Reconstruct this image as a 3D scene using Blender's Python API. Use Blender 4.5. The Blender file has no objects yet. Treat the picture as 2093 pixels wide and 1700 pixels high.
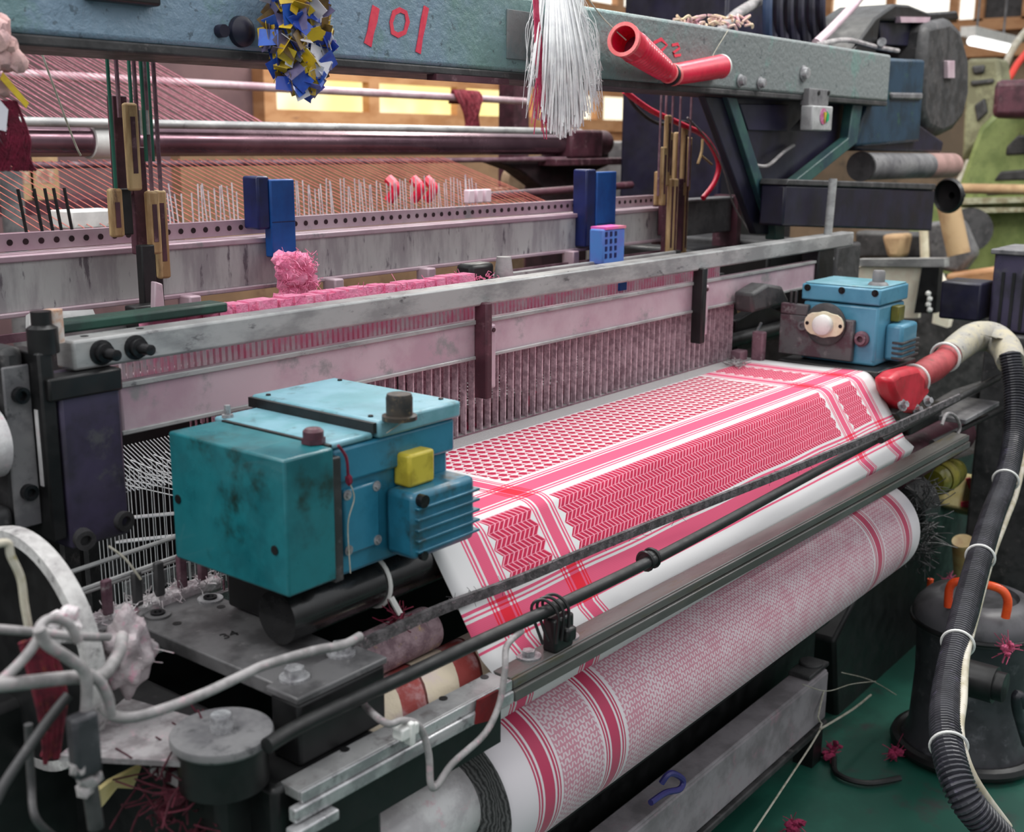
import bpy, bmesh, math, random
from mathutils import Vector, Matrix
random.seed(7)
PI = math.pi
SC = bpy.context.scene
COL = SC.collection
V = Vector

# ------------------------------------------------------------------ camera
F = 2402.35
CAM = V((-1.078247, -0.94714, 1.46475))
R = Matrix(((0.61921979, 0.17523585, 0.76541443),
            (-0.7851803, 0.14769851, 0.60139591),
            (0.00766445, 0.97338458, -0.22904958)))
cd = bpy.data.cameras.new('camera')
cd.sensor_width = 36.0
cd.lens = F / 2093.0 * 36.0
cd.clip_start = 0.05
cam = bpy.data.objects.new('camera', cd)
COL.objects.link(cam)
m = Matrix.Identity(4)
for i in range(3):
    m[i][0] = R[i][0]; m[i][1] = R[i][1]; m[i][2] = -R[i][2]; m[i][3] = CAM[i]
cam.matrix_world = m
SC.camera = cam
cd.dof.use_dof = True
cd.dof.focus_distance = 1.95
cd.dof.aperture_fstop = 5.6


def W(px, py, x=None, y=None, z=None):
    """point of the place seen at a photo pixel, on a plane of known x, y or z"""
    d = R @ V(((px - 1046.5) / F, -(py - 850.0) / F, 1.0))
    if x is not None: t = (x - CAM.x) / d.x
    elif y is not None: t = (y - CAM.y) / d.y
    else: t = (z - CAM.z) / d.z
    return CAM + d * t


# ------------------------------------------------------------------ mesh builder
def cat(pts, k=6):
    pts = [V(p) for p in pts]
    if len(pts) < 3: return pts
    out = []
    for i in range(len(pts) - 1):
        p0 = pts[max(i - 1, 0)]; p1 = pts[i]; p2 = pts[i + 1]; p3 = pts[min(i + 2, len(pts) - 1)]
        for j in range(k):
            t = j / k
            out.append(0.5 * ((2 * p1) + (p2 - p0) * t + (2 * p0 - 5 * p1 + 4 * p2 - p3) * t * t + (3 * p1 - p0 - 3 * p2 + p3) * t ** 3))
    out.append(pts[-1])
    return out


def frame(d):
    d = d.normalized()
    a = V((0, 0, 1)) if abs(d.z) < 0.9 else V((1, 0, 0))
    u = d.cross(a).normalized()
    return u, d.cross(u).normalized()


class MB:
    def __init__(s):
        s.bm = bmesh.new()

    def face(s, vs):
        try: return s.bm.faces.new(vs)
        except ValueError: return None

    def box(s, a, b, rz=0.0, rx=0.0, ry=0.0):
        a = V(a); b = V(b); c = (a + b) / 2; h = (b - a) / 2
        M = Matrix.Rotation(rz, 3, 'Z') @ Matrix.Rotation(ry, 3, 'Y') @ Matrix.Rotation(rx, 3, 'X')
        vs = [s.bm.verts.new(c + M @ V((sx * h.x, sy * h.y, sz * h.z))) for sx in (-1, 1) for sy in (-1, 1) for sz in (-1, 1)]
        for q in ((0, 1, 3, 2), (4, 6, 7, 5), (0, 4, 5, 1), (2, 3, 7, 6), (0, 2, 6, 4), (1, 5, 7, 3)):
            s.face([vs[i] for i in q])
        return s

    def bar(s, p0, p1, w, h, up=(0, 0, 1)):
        """rectangular bar between two points; w across, h along up"""
        p0 = V(p0); p1 = V(p1); d = (p1 - p0).normalized(); up = V(up)
        sd = d.cross(up).normalized(); u = sd.cross(d).normalized()
        q = []
        for p in (p0, p1):
            q.append([s.bm.verts.new(p + sd * (i * w / 2) + u * (j * h / 2)) for i, j in ((-1, -1), (1, -1), (1, 1), (-1, 1))])
        for i in range(4):
            s.face([q[0][i], q[0][(i + 1) % 4], q[1][(i + 1) % 4], q[1][i]])
        s.face(q[0][::-1]); s.face(q[1])
        return s

    def cyl(s, p0, p1, r, r2=None, n=20, cap=True):
        p0 = V(p0); p1 = V(p1); r2 = r if r2 is None else r2
        u, v = frame(p1 - p0)
        A = []; B = []
        for i in range(n):
            a = 2 * PI * i / n; e = u * math.cos(a) + v * math.sin(a)
            A.append(s.bm.verts.new(p0 + e * r)); B.append(s.bm.verts.new(p1 + e * r2))
        for i in range(n):
            s.face([A[i], A[(i + 1) % n], B[(i + 1) % n], B[i]])
        if cap:
            s.face(A[::-1]); s.face(B)
        return s

    def lathe(s, prof, o, axis=(0, 0, 1), n=32, close=False):
        """prof: (radius, height) pairs along axis from o"""
        o = V(o); ax = V(axis).normalized(); u, v = frame(ax)
        rings = []
        for r, h in prof:
            if r < 1e-6:
                rings.append([s.bm.verts.new(o + ax * h)])
            else:
                rings.append([s.bm.verts.new(o + ax * h + (u * math.cos(2 * PI * i / n) + v * math.sin(2 * PI * i / n)) * r) for i in range(n)])
        if close: rings.append(rings[0])
        for a, b in zip(rings, rings[1:]):
            for i in range(n):
                j = (i + 1) % n
                if len(a) == 1 and len(b) == 1: continue
                if len(a) == 1: s.face([a[0], b[j], b[i]])
                elif len(b) == 1: s.face([a[i], a[j], b[0]])
                else: s.face([a[i], a[j], b[j], b[i]])
        return s

    def tube(s, pts, r, n=8, k=6, ribs=None):
        pts = cat(pts, k)
        q = [pts[0]]
        for p in pts[1:]:
            if (p - q[-1]).length > 1e-5: q.append(p)
        pts = q
        u = None; prev = None; L = 0
        for i, p in enumerate(pts):
            d = (pts[min(i + 1, len(pts) - 1)] - pts[max(i - 1, 0)]).normalized()
            if u is None: u, _ = frame(d)
            u = (u - d * u.dot(d)).normalized(); v = d.cross(u)
            rr = r(i / (len(pts) - 1)) if callable(r) else r
            ring = [s.bm.verts.new(p + (u * math.cos(2 * PI * j / n) + v * math.sin(2 * PI * j / n)) * rr) for j in range(n)]
            if prev:
                for j in range(n): s.face([prev[j], prev[(j + 1) % n], ring[(j + 1) % n], ring[j]])
            else: s.face(ring[::-1])
            prev = ring
        s.face(prev)
        return s

    def prism(s, pts, vec):
        pts = [V(p) for p in pts]; vec = V(vec)
        A = [s.bm.verts.new(p) for p in pts]; B = [s.bm.verts.new(p + vec) for p in pts]
        n = len(pts)
        s.face(A[::-1]); s.face(B)
        for i in range(n): s.face([A[i], A[(i + 1) % n], B[(i + 1) % n], B[i]])
        return s

    def ball(s, c, r, sc=(1, 1, 1), sub=2, rough=0.0):
        M = Matrix.Translation(V(c)) @ Matrix.Diagonal((sc[0], sc[1], sc[2], 1))
        g = bmesh.ops.create_icosphere(s.bm, subdivisions=sub, radius=r, matrix=M)
        if rough:
            for v in g['verts']: v.co += (v.co - V(c)) * random.uniform(-rough, rough)
        return s

    def torus(s, c, axis, R_, r, n=28, m=8):
        c = V(c); u, v = frame(V(axis)); w = V(axis).normalized(); rings = []
        for i in range(n):
            e = u * math.cos(2 * PI * i / n) + v * math.sin(2 * PI * i / n)
            rings.append([s.bm.verts.new(c + e * (R_ + r * math.cos(2 * PI * j / m)) + w * (r * math.sin(2 * PI * j / m))) for j in range(m)])
        for i in range(n):
            a = rings[i]; b = rings[(i + 1) % n]
            for j in range(m): s.face([a[j], a[(j + 1) % m], b[(j + 1) % m], b[j]])
        return s

    def hexa(s, c, axis, r, h, n=6):
        return s.cyl(V(c), V(c) + V(axis).normalized() * h, r, n=n)

    def thread(s, p0, p1, r, sag=0.0):
        p0 = V(p0); p1 = V(p1)
        if sag: return s.tube([p0, (p0 + p1) / 2 - V((0, 0, sag)), p1], r, n=4, k=4)
        return s.cyl(p0, p1, r, n=4)

    def fuzz(s, pts, n, ln, r, bias=(0, 0, 0)):
        for _ in range(n):
            p = V(random.choice(pts)) if not callable(pts) else pts()
            d = V((random.gauss(0, 1), random.gauss(0, 1), random.gauss(0, 1))).normalized() + V(bias)
            d2 = d + V((random.gauss(0, .6), random.gauss(0, .6), random.gauss(0, .6)))
            l = ln * random.uniform(.4, 1.2)
            s.tube([p, p + d * l * .5, p + (d + d2) * .5 * l], r, n=3, k=2)
        return s


ORG = {}


def bevel(o, w, seg=2):
    md = o.modifiers.new('bevel', 'BEVEL'); md.width = w; md.segments = seg; md.limit_method = 'ANGLE'; md.angle_limit = math.radians(40)


def put(name, mb, mat, parent=None, bev=0.0, ang=38, label=None, flat=False):
    """link a builder as ONE mesh object; as a child of parent when given"""
    bm = mb.bm
    bmesh.ops.recalc_face_normals(bm, faces=bm.faces)
    if parent is not None:
        org = ORG[parent.name]
    else:
        lo = V((min(v.co.x for v in bm.verts), min(v.co.y for v in bm.verts), min(v.co.z for v in bm.verts)))
        hi = V((max(v.co.x for v in bm.verts), max(v.co.y for v in bm.verts), max(v.co.z for v in bm.verts)))
        org = V(((lo.x + hi.x) / 2, (lo.y + hi.y) / 2, lo.z))
    for v in bm.verts: v.co -= org
    me = bpy.data.meshes.new(name); bm.to_mesh(me); bm.free()
    if mat: me.materials.append(mat)
    if not flat:
        for p in me.polygons: p.use_smooth = True
        me.set_sharp_from_angle(angle=math.radians(ang))
    o = bpy.data.objects.new(name, me); COL.objects.link(o)
    if parent is not None: o.parent = parent
    else: o.location = org
    ORG[o.name] = org
    if bev: bevel(o, bev)
    if label: o['label'] = label
    return o


def tag(o, label, cat_, group=None, kind=None):
    o['label'] = label; o['category'] = cat_
    if group: o['group'] = group
    if kind: o['kind'] = kind
    return o


def thing(name, label, cat_, loc, group=None):
    o = bpy.data.objects.new(name, None); COL.objects.link(o); o.empty_display_size = .05
    o.location = V(loc); ORG[o.name] = V(loc)
    return tag(o, label, cat_, group)


def solo(name, mb, mat, label, cat_, group=None, bev=0.0, kind=None, flat=False, ang=38):
    return tag(put(name, mb, mat, bev=bev, flat=flat, ang=ang), label, cat_, group, kind)


def struct(name, mb, mat, parent=None, bev=0.0):
    o = put(name, mb, mat, parent, bev)
    if parent is None: o['kind'] = 'structure'
    return o


# ------------------------------------------------------------------ materials
class E_:
    def __init__(s, nt, v): s.nt = nt; s.v = v

    def op(s, name, *a):
        n = s.nt.nodes.new('ShaderNodeMath'); n.operation = name
        for i, x in enumerate((s,) + a):
            x = x.v if isinstance(x, E_) else x
            if isinstance(x, (int, float)): n.inputs[i].default_value = x
            else: s.nt.links.new(x, n.inputs[i])
        return E_(s.nt, n.outputs[0])
    def __add__(s, o): return s.op('ADD', o)
    __radd__ = __add__
    def __sub__(s, o): return s.op('SUBTRACT', o)
    def __rsub__(s, o): return E_(s.nt, o).op('SUBTRACT', s)
    def __mul__(s, o): return s.op('MULTIPLY', o)
    __rmul__ = __mul__
    def __truediv__(s, o): return s.op('DIVIDE', o)
    def fract(s): return s.op('FRACT')
    def floor(s): return s.op('FLOOR')
    def abs(s): return s.op('ABSOLUTE')
    def lt(s, o): return s.op('LESS_THAN', o)
    def gt(s, o): return s.op('GREATER_THAN', o)
    def mx(s, o): return s.op('MAXIMUM', o)
    def mn(s, o): return s.op('MINIMUM', o)
    def near(s, c, w): return (s - c).abs().lt(w / 2)
    def within(s, a, b): return s.gt(a) * s.lt(b)
    def tri(s): return ((s.fract() - .5).abs() * 4 - 1)     # -1..1 zigzag of period 1


def newmat(name):
    mt = bpy.data.materials.new(name); mt.use_nodes = True
    nt = mt.node_tree; return mt, nt, nt.nodes['Principled BSDF']


def mixc(nt, fac, a, b):
    n = nt.nodes.new('ShaderNodeMix'); n.data_type = 'RGBA'
    for sock, x in ((n.inputs[0], fac), (n.inputs[6], a), (n.inputs[7], b)):
        x = x.v if isinstance(x, E_) else x
        if isinstance(x, (int, float)): sock.default_value = x
        elif isinstance(x, (tuple, list)): sock.default_value = (x[0], x[1], x[2], 1)
        else: nt.links.new(x, sock)
    return n.outputs[2]


def noise(nt, scale, detail=4, rough=.6, stretch=None, seed=0.0):
    tc = nt.nodes.new('ShaderNodeTexCoord'); src = tc.outputs['Object']
    mp = nt.nodes.new('ShaderNodeMapping'); nt.links.new(src, mp.inputs[0])
    mp.inputs['Location'].default_value = (seed, seed * .7, seed * 1.3)
    if stretch: mp.inputs['Scale'].default_value = stretch
    n = nt.nodes.new('ShaderNodeTexNoise'); n.inputs['Scale'].default_value = scale
    n.inputs['Detail'].default_value = detail; n.inputs['Roughness'].default_value = rough
    nt.links.new(mp.outputs[0], n.inputs['Vector'])
    return n.outputs[0]


def ramp(nt, src, lo, hi):
    n = nt.nodes.new('ShaderNodeMapRange'); n.inputs[1].default_value = lo; n.inputs[2].default_value = hi
    n.interpolation_type = 'SMOOTHSTEP'
    nt.links.new(src, n.inputs[0]); return n.outputs[0]


def srgb(r, g, b):
    f = lambda c: (c / 12.92 if c <= .04045 else ((c + .055) / 1.055) ** 2.4)
    return (f(r / 255), f(g / 255), f(b / 255))


def mat(name, c1, c2=None, c3=None, rough=.5, metal=0.0, scale=18, lo=.4, hi=.62, lo3=.56, hi3=.72, bump=0.0, bscale=None, stretch=None, seed=0.0, coat=0.0, rvar=.12, scale3=None):
    """procedural paint/metal: base colour c1, worn or dirty areas c2, dust or stains c3"""
    mt, nt, b = newmat(name)
    c1 = srgb(*c1)
    col = None
    if c2:
        n1 = noise(nt, scale, 6, .65, stretch, seed)
        col = mixc(nt, ramp(nt, n1, lo, hi), c1, srgb(*c2))
    if c3:
        n3 = noise(nt, scale3 or scale * 2.3, 5, .7, stretch, seed + 3.1)
        col = mixc(nt, ramp(nt, n3, lo3, hi3), col if col else c1, srgb(*c3))
    if col: nt.links.new(col, b.inputs['Base Color'])
    else: b.inputs['Base Color'].default_value = (*c1, 1)
    b.inputs['Metallic'].default_value = metal
    nr = noise(nt, scale * 1.7, 4, .6, stretch, seed + 9)
    rr = nt.nodes.new('ShaderNodeMapRange'); nt.links.new(nr, rr.inputs[0])
    rr.inputs[1].default_value = .3; rr.inputs[2].default_value = .7
    rr.inputs[3].default_value = max(.05, rough - rvar); rr.inputs[4].default_value = min(1, rough + rvar)
    nt.links.new(rr.outputs[0], b.inputs['Roughness'])
    if coat: b.inputs['Coat Weight'].default_value = coat
    if bump:
        nb = noise(nt, bscale or scale * 4, 4, .6, None, seed + 5)
        bp = nt.nodes.new('ShaderNodeBump'); bp.inputs['Strength'].default_value = bump; bp.inputs['Distance'].default_value = .004
        nt.links.new(nb, bp.inputs['Height']); nt.links.new(bp.outputs[0], b.inputs['Normal'])
    return mt


def emit(name, c1, strength, c2=None, scale=2.0):
    mt, nt, b = newmat(name)
    b.inputs['Base Color'].default_value = (.02, .02, .02, 1)
    if c2: nt.links.new(mixc(nt, ramp(nt, noise(nt, scale, 3, .5), .42, .6), srgb(*c1), srgb(*c2)), b.inputs['Emission Color'])
    else: b.inputs['Emission Color'].default_value = (*srgb(*c1), 1)
    b.inputs['Emission Strength'].default_value = strength
    return mt


M_teal = mat('teal_paint', (44, 120, 148), (30, 98, 122), (36, 50, 48), rough=.38, scale=9, lo3=.5, hi3=.66, scale3=9, coat=.2, bump=.1, bscale=60)
M_teal_shade = mat('teal_shade_paint', (28, 108, 116), (20, 88, 96), (22, 40, 34), rough=.35, scale=9, lo3=.5, hi3=.66, scale3=7, coat=.2, seed=2)  # same teal paint with side shade put into the colour, plus grease stains
M_lid_lit = mat('worn_lit_lid_paint', (116, 162, 176), (98, 150, 160), (84, 116, 122), rough=.4, scale=14, coat=.2)  # light from above put into the lid colour, mottled with wear
M_bluebox = mat('light_blue_paint', (82, 142, 168), (66, 126, 152), (70, 76, 78), rough=.38, scale=9, lo3=.62, hi3=.76, coat=.15, seed=4)
M_black = mat('black_steel', (24, 24, 25), (13, 13, 14), (50, 48, 48), rough=.42, scale=14, lo3=.6, hi3=.8)
M_blackplate = mat('oiled_black_plate', (100, 99, 100), (70, 69, 70), (126, 124, 124), rough=.4, metal=0, scale=16, lo3=.6, hi3=.75)
M_tube = mat('black_painted_tube', (26, 26, 27), (14, 14, 14), rough=.28, scale=20, coat=.3)
M_navy = mat('dark_navy_paint', (27, 25, 46), (19, 18, 30), (44, 42, 56), rough=.4, scale=8, lo3=.6, hi3=.8)
M_navy_green = mat('dark_green_blue_paint', (48, 84, 78), (36, 60, 70), (40, 44, 60), rough=.42, scale=9, lo3=.6, hi3=.75)
M_post = mat('dark_violet_steel', (66, 60, 82), (48, 46, 54), (80, 80, 84), rough=.38, metal=.05, scale=7)
M_grey = mat('grey_cast_iron', (118, 117, 118), (90, 89, 92), (62, 62, 64), rough=.5, scale=14, bump=.15)
M_dgrey = mat('dark_grey_iron', (66, 65, 66), (44, 44, 45), (90, 86, 86), rough=.5, scale=16, bump=.2)
M_alu = mat('worn_aluminium', (172, 172, 171), (140, 140, 140), (98, 96, 98), rough=.36, metal=.12, scale=9, lo3=.6, hi3=.72, stretch=(1, 1, 2.5))
M_alu_pink = mat('lint_dusted_aluminium', (196, 176, 184), (182, 154, 166), (150, 146, 148), rough=.48, metal=.2, scale=5, lo3=.56, hi3=.7)
M_steel = mat('bright_steel', (190, 190, 191), (150, 150, 152), (100, 98, 100), rough=.26, metal=.45, scale=22)
M_bolt = mat('bolt_steel', (176, 176, 178), (130, 129, 132), rough=.32, metal=.35, scale=60)
M_blackbolt = mat('black_bolt', (40, 40, 42), (22, 22, 24), rough=.35, metal=.5, scale=60)
M_rail = mat('grey_anodised_rail', (134, 133, 132), (104, 103, 100), (84, 78, 66), rough=.35, metal=.1, scale=10, stretch=(.3, 2, 2))
M_rubber = mat('black_rubber', (24, 24, 25), (14, 14, 14), rough=.5, scale=30)
M_lintbar = mat('lint_grey', (98, 94, 96), (62, 60, 61), (140, 120, 126), rough=.95, scale=60, bump=.6, bscale=220)
M_lint = mat('pink_lint', (244, 154, 186), (236, 126, 166), (248, 184, 206), rough=1, scale=45, bump=.8, bscale=160)
M_whitelint = mat('white_lint', (222, 218, 218), (190, 178, 182), (214, 160, 176), rough=1, scale=30, bump=.8, bscale=140)
M_redlint = mat('crimson_lint', (120, 26, 54), (88, 18, 38), rough=1, scale=40, bump=.6)
M_dirtpink = mat('dusty_mauve_steel', (122, 92, 102), (92, 60, 72), (150, 140, 142), rough=.6, scale=20)
def beam_mat():
    mt, nt, b = newmat('blue_green_hammered_paint')
    tc = nt.nodes.new('ShaderNodeTexCoord'); sp = nt.nodes.new('ShaderNodeSeparateXYZ'); nt.links.new(tc.outputs['Object'], sp.inputs[0])
    x = E_(nt, sp.outputs[0])
    n1 = E_(nt, noise(nt, 3.0, 5, .65)); n2 = E_(nt, noise(nt, 6.5, 5, .7, None, 4))
    t1 = E_(nt, ramp(nt, (x + (n1 - .5) * 1.6).v, -.75, -.35)); t2 = E_(nt, ramp(nt, (x + (n2 - .5) * 1.4).v, -.1, .35))
    c = mixc(nt, t1, srgb(128, 152, 172), srgb(110, 142, 140))
    c = mixc(nt, t2, c, srgb(120, 126, 126))
    c = mixc(nt, E_(nt, ramp(nt, n2.v, .54, .64)) * .6, c, srgb(104, 140, 132))
    c = mixc(nt, E_(nt, ramp(nt, noise(nt, 46, 3, .7, None, 8), .62, .68)) * .55, c, srgb(52, 64, 70))
    nt.links.new(c, b.inputs['Base Color']); b.inputs['Roughness'].default_value = .45
    bp = nt.nodes.new('ShaderNodeBump'); bp.inputs['Strength'].default_value = .8; bp.inputs['Distance'].default_value = .004
    nt.links.new(noise(nt, 75, 4, .6), bp.inputs['Height']); nt.links.new(bp.outputs[0], b.inputs['Normal'])
    return mt


M_beam = beam_mat()
M_red = mat('red_plastic', (226, 26, 66), (206, 18, 56), rough=.35, scale=20, coat=.3)
M_redlip = mat('red_tube_rim', (240, 128, 128), (232, 104, 106), rough=.45, scale=40)
M_redpaint = mat('red_marker_paint', (236, 72, 92), (226, 52, 84), rough=.6, scale=50)
M_white = mat('white_plastic', (222, 222, 218), (205, 205, 202), rough=.4, scale=20)
M_cream = mat('cream_plastic', (226, 216, 190), (208, 196, 168), rough=.4, scale=20)
M_yarn = mat('white_yarn', (246, 246, 246), (230, 230, 232), rough=.8, scale=40)
M_pinkyarn = mat('pink_yarn', (212, 92, 120), (190, 60, 96), rough=.9, scale=60)
M_warp = mat('dusty_rose_yarn', (206, 140, 152), (178, 104, 120), rough=.9, scale=60)
M_warpor = mat('orange_rose_yarn', (206, 120, 104), (190, 96, 92), rough=.9, scale=60)
M_blue = mat('blue_plastic', (14, 84, 160), (10, 60, 130), rough=.4, scale=6)
M_bluedk = mat('dark_blue_plastic', (20, 34, 92), (14, 24, 66), rough=.4, scale=8)
M_bluelt = mat('dusty_light_blue_plastic', (76, 128, 200), (96, 110, 190), (224, 110, 190), rough=.5, scale=12, lo3=.66, hi3=.74)
M_yellow = mat('yellow_label', (196, 178, 60), (168, 150, 46), rough=.4, scale=30)
M_brass = mat('aged_wood_end', (196, 166, 120), (150, 116, 76), (84, 56, 46), rough=.55, scale=10, stretch=(3, 3, .6))
M_maroon = mat('maroon_steel', (84, 44, 56), (58, 28, 38), (120, 90, 96), rough=.55, scale=14)
M_heddle = mat('dusty_pink_heddle', (186, 138, 152), (132, 86, 102), (210, 174, 186), rough=.6, scale=120)
M_dent = mat('steel_reed_wire', (206, 182, 190), (160, 136, 144), rough=.35, metal=.15, scale=80)
M_dark = mat('dark_maroon_iron', (48, 22, 30), (30, 14, 18), rough=.8, scale=20)  # dark maroon for the bracket casting and the strip holes
M_frame = mat('streaked_galvanised_steel', (190, 190, 188), (160, 156, 158), (104, 98, 104), rough=.55, metal=0, scale=10, lo3=.58, hi3=.68, stretch=(2.2, 1, .5))
M_framepk = mat('lint_streaked_steel', (168, 152, 158), (140, 120, 128), (96, 84, 90), rough=.55, metal=.2, scale=10, lo3=.55, hi3=.68, stretch=(2.4, 1, .4))
M_orange = mat('orange_plastic', (240, 92, 36), (220, 72, 30), rough=.35, scale=20)
M_hose = mat('black_corrugated_plastic', (54, 54, 60), (34, 34, 40), (76, 72, 88), rough=.38, scale=14)
M_cord = mat('off_white_cable', (196, 190, 176), (170, 162, 140), (150, 140, 96), rough=.5, scale=20)
M_gcord = mat('grey_cable', (156, 152, 152), (122, 119, 119), (176, 144, 152), rough=.6, scale=30)
M_tape = mat('red_tape_sleeve', (206, 44, 62), (176, 36, 48), (150, 70, 66), rough=.4, scale=14)
M_wrapped = mat('grey_fabric_tape', (152, 149, 142), (172, 164, 142), (104, 102, 104), rough=.8, scale=22)
M_olive = mat('olive_plastic', (112, 108, 36), (84, 80, 28), (150, 140, 70), rough=.35, scale=10)
M_greenloom = mat('apple_green_paint', (142, 156, 96), (112, 128, 74), (92, 92, 66), rough=.5, scale=5)
M_wood = mat('varnished_wood', (196, 148, 106), (176, 126, 84), (150, 108, 80), rough=.55, scale=4, stretch=(1, 1, 3))
M_card = mat('brown_cardboard', (188, 158, 120), (166, 134, 100), rough=.85, scale=8)
M_green = mat('dark_green_leather', (34, 74, 62), (26, 52, 46), rough=.5, scale=20)
M_paper = mat('yellow_cream_paper', (222, 206, 150), (206, 186, 120), rough=.85, scale=20)
M_vac = mat('dark_vacuum_plastic', (58, 58, 62), (40, 40, 44), (84, 84, 88), rough=.4, scale=9)
M_core = mat('white_plastic_film', (216, 214, 214), (186, 182, 184), (214, 186, 192), rough=.35, scale=16, bump=.5, bscale=28, coat=.3)
M_channel = mat('dusty_grey_channel', (146, 140, 144), (118, 113, 116), (146, 122, 130), rough=.6, scale=9)
M_string = mat('pale_string', (176, 172, 160), (150, 146, 130), rough=.9, scale=60)


def yarn_end_mat():
    """spiral edge of many wound layers"""
    mt, nt, b = newmat('wound_layers')
    tc = nt.nodes.new('ShaderNodeTexCoord'); sp = nt.nodes.new('ShaderNodeSeparateXYZ')
    nt.links.new(tc.outputs['UV'], sp.inputs[0])
    u = E_(nt, sp.outputs[0])
    n = E_(nt, noise(nt, 40, 3))
    f = ((u * 1600 + n * 3).fract() - .5).abs() * 2
    nt.links.new(mixc(nt, f, srgb(40, 40, 41), srgb(120, 118, 118)), b.inputs['Base Color'])
    b.inputs['Roughness'].default_value = .9
    return mt


M_layers = yarn_end_mat()


def cloth_mat(name, roll):
    mt, nt, b = newmat(name)
    uv = nt.nodes.new('ShaderNodeUVMap'); uv.uv_map = 'UVMap'
    sp = nt.nodes.new('ShaderNodeSeparateXYZ'); nt.links.new(uv.outputs[0], sp.inputs[0])
    u = E_(nt, sp.outputs[0]); v = E_(nt, sp.outputs[1])
    um = u.mn(1.5 - u)                                          # mirrored across the width
    n = E_(nt, noise(nt, 160, 3, .6))
    yb = (um - .081).abs().mn((um - .243).abs())
    bandY = yb.lt(.0115).mx((yb - .0180).abs().lt(.0021)).mx((yb - .0242).abs().lt(.0016))
    white = srgb(212, 211, 211)
    if roll:
        field = um.within(.112, .212).mx(um.gt(.276))
        a = ((u * 150).fract() - .5).abs() * 2
        c = (((v + ((u * 75).fract() - .5).abs() * .013) * 110).fract() - .5).abs() * 2
        nz = E_(nt, noise(nt, 26, 4, .7))
        f = ((a * .45 + c * .55) + (nz - .5) * .9).gt(.47)
        col = mixc(nt, field * (f * .6 + .22), srgb(210, 204, 208), srgb(178, 96, 120))
        col = mixc(nt, bandY, col, srgb(176, 40, 82))
        nt.links.new(col, b.inputs['Base Color'])
        b.inputs['Roughness'].default_value = .62
        b.inputs['Sheen Weight'].default_value = .2
        return mt
    # cross bands (weft): one above the fold, one below the zigzag border
    w1 = (v - .236).abs()
    bandX = w1.lt(.017).mx((w1 - .0235).abs().lt(.0026)).mx((w1 - .031).abs().lt(.0018))
    bandX = bandX.mx((v - .3915).abs().lt(.0022)).mx((v - .3985).abs().lt(.0014)).mx(v.within(.404, .438)).mx((v - .4445).abs().lt(.0018))
    # zigzag border
    tz = (v / .0235).tri()
    st = ((u + tz * .0065) / .0105).fract()
    row = ((v / .01175).fract() - .5).abs()
    strokes = st.gt(.31) * row.lt(.47)
    ue = um + tz * .006
    blk = ue.within(.113, .212)
    fld = ue.gt(.279)
    zig = strokes * (blk.mx(fld)) * v.within(.281, .3845)
    zig2 = strokes * blk * v.lt(.192)
    # hooked net field: round blobs on a skewed lattice, tied by thin lines
    gx = u / .0222; gy = v / .0195
    r0 = gy.floor()
    fx = (gx - r0 * .17).fract() - .5; fy = gy.fract() - .5
    blob = ((fx * 1.25) * (fx * 1.25) + (fy * 1.15) * (fy * 1.15) + (n - .5) * .04).lt(.175)
    hook = ((fx - .34).abs().lt(.1)) * ((fy - .34).abs().lt(.1))
    link = (fx + fy * .17).abs().lt(.07).mx(fy.abs().lt(.055)).mx((fy - .36).abs().lt(.045))
    net = blob.mx(hook) * um.gt(.281) * v.within(.004, .196)
    lnk = link * um.gt(.281) * v.within(.004, .196) * .8
    dash = ((v * 430).fract() - .5).abs() * 2
    red = srgb(194, 10, 66); dred = srgb(130, 6, 50); pink = srgb(214, 88, 122)
    netbg = um.gt(.281) * v.within(.002, .197) * .16
    col = mixc(nt, netbg, white, pink)
    col = mixc(nt, lnk, col, srgb(206, 60, 100))
    col = mixc(nt, net, col, mixc(nt, dash.gt(.62), red, dred))
    col = mixc(nt, zig.mx(zig2), col, mixc(nt, (n - .3) * 1.4, red, dred))
    pk = zig.mx(zig2)
    region = (blk.mx(fld)) * v.within(.281, .3845).mx(blk * v.lt(.192)) * (1 - pk)
    col = mixc(nt, region * .8, col, srgb(226, 120, 148))
    both = bandX * bandY
    one = bandX.mx(bandY)
    col = mixc(nt, one, col, mixc(nt, dash.gt(.5) * .35, pink, srgb(206, 52, 92)))
    col = mixc(nt, both, col, srgb(216, 16, 46))
    # bare warp before the fell
    fell = v.lt(.0)
    wl = ((u * 260).fract() - .5).abs().gt(.22)
    col = mixc(nt, fell, col, mixc(nt, wl, srgb(206, 204, 204), srgb(120, 116, 116)))
    nt.links.new(col, b.inputs['Base Color'])
    b.inputs['Roughness'].default_value = .85
    bp = nt.nodes.new('ShaderNodeBump'); bp.inputs['Strength'].default_value = .15; bp.inputs['Distance'].default_value = .002
    wv = ((u * 900).fract() - .5).abs() + ((v * 900).fract() - .5).abs()
    nt.links.new(wv.v, bp.inputs['Height']); nt.links.new(bp.outputs[0], b.inputs['Normal'])
    return mt


M_cloth = cloth_mat('red_white_woven_headscarf_cloth', False)
M_roll = cloth_mat('wound_headscarf_cloth', True)

# ================================================================== SETTING
def quad(mb, a, b, c, d):
    mb.face([mb.bm.verts.new(V(p)) for p in (a, b, c, d)]); return mb


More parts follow.
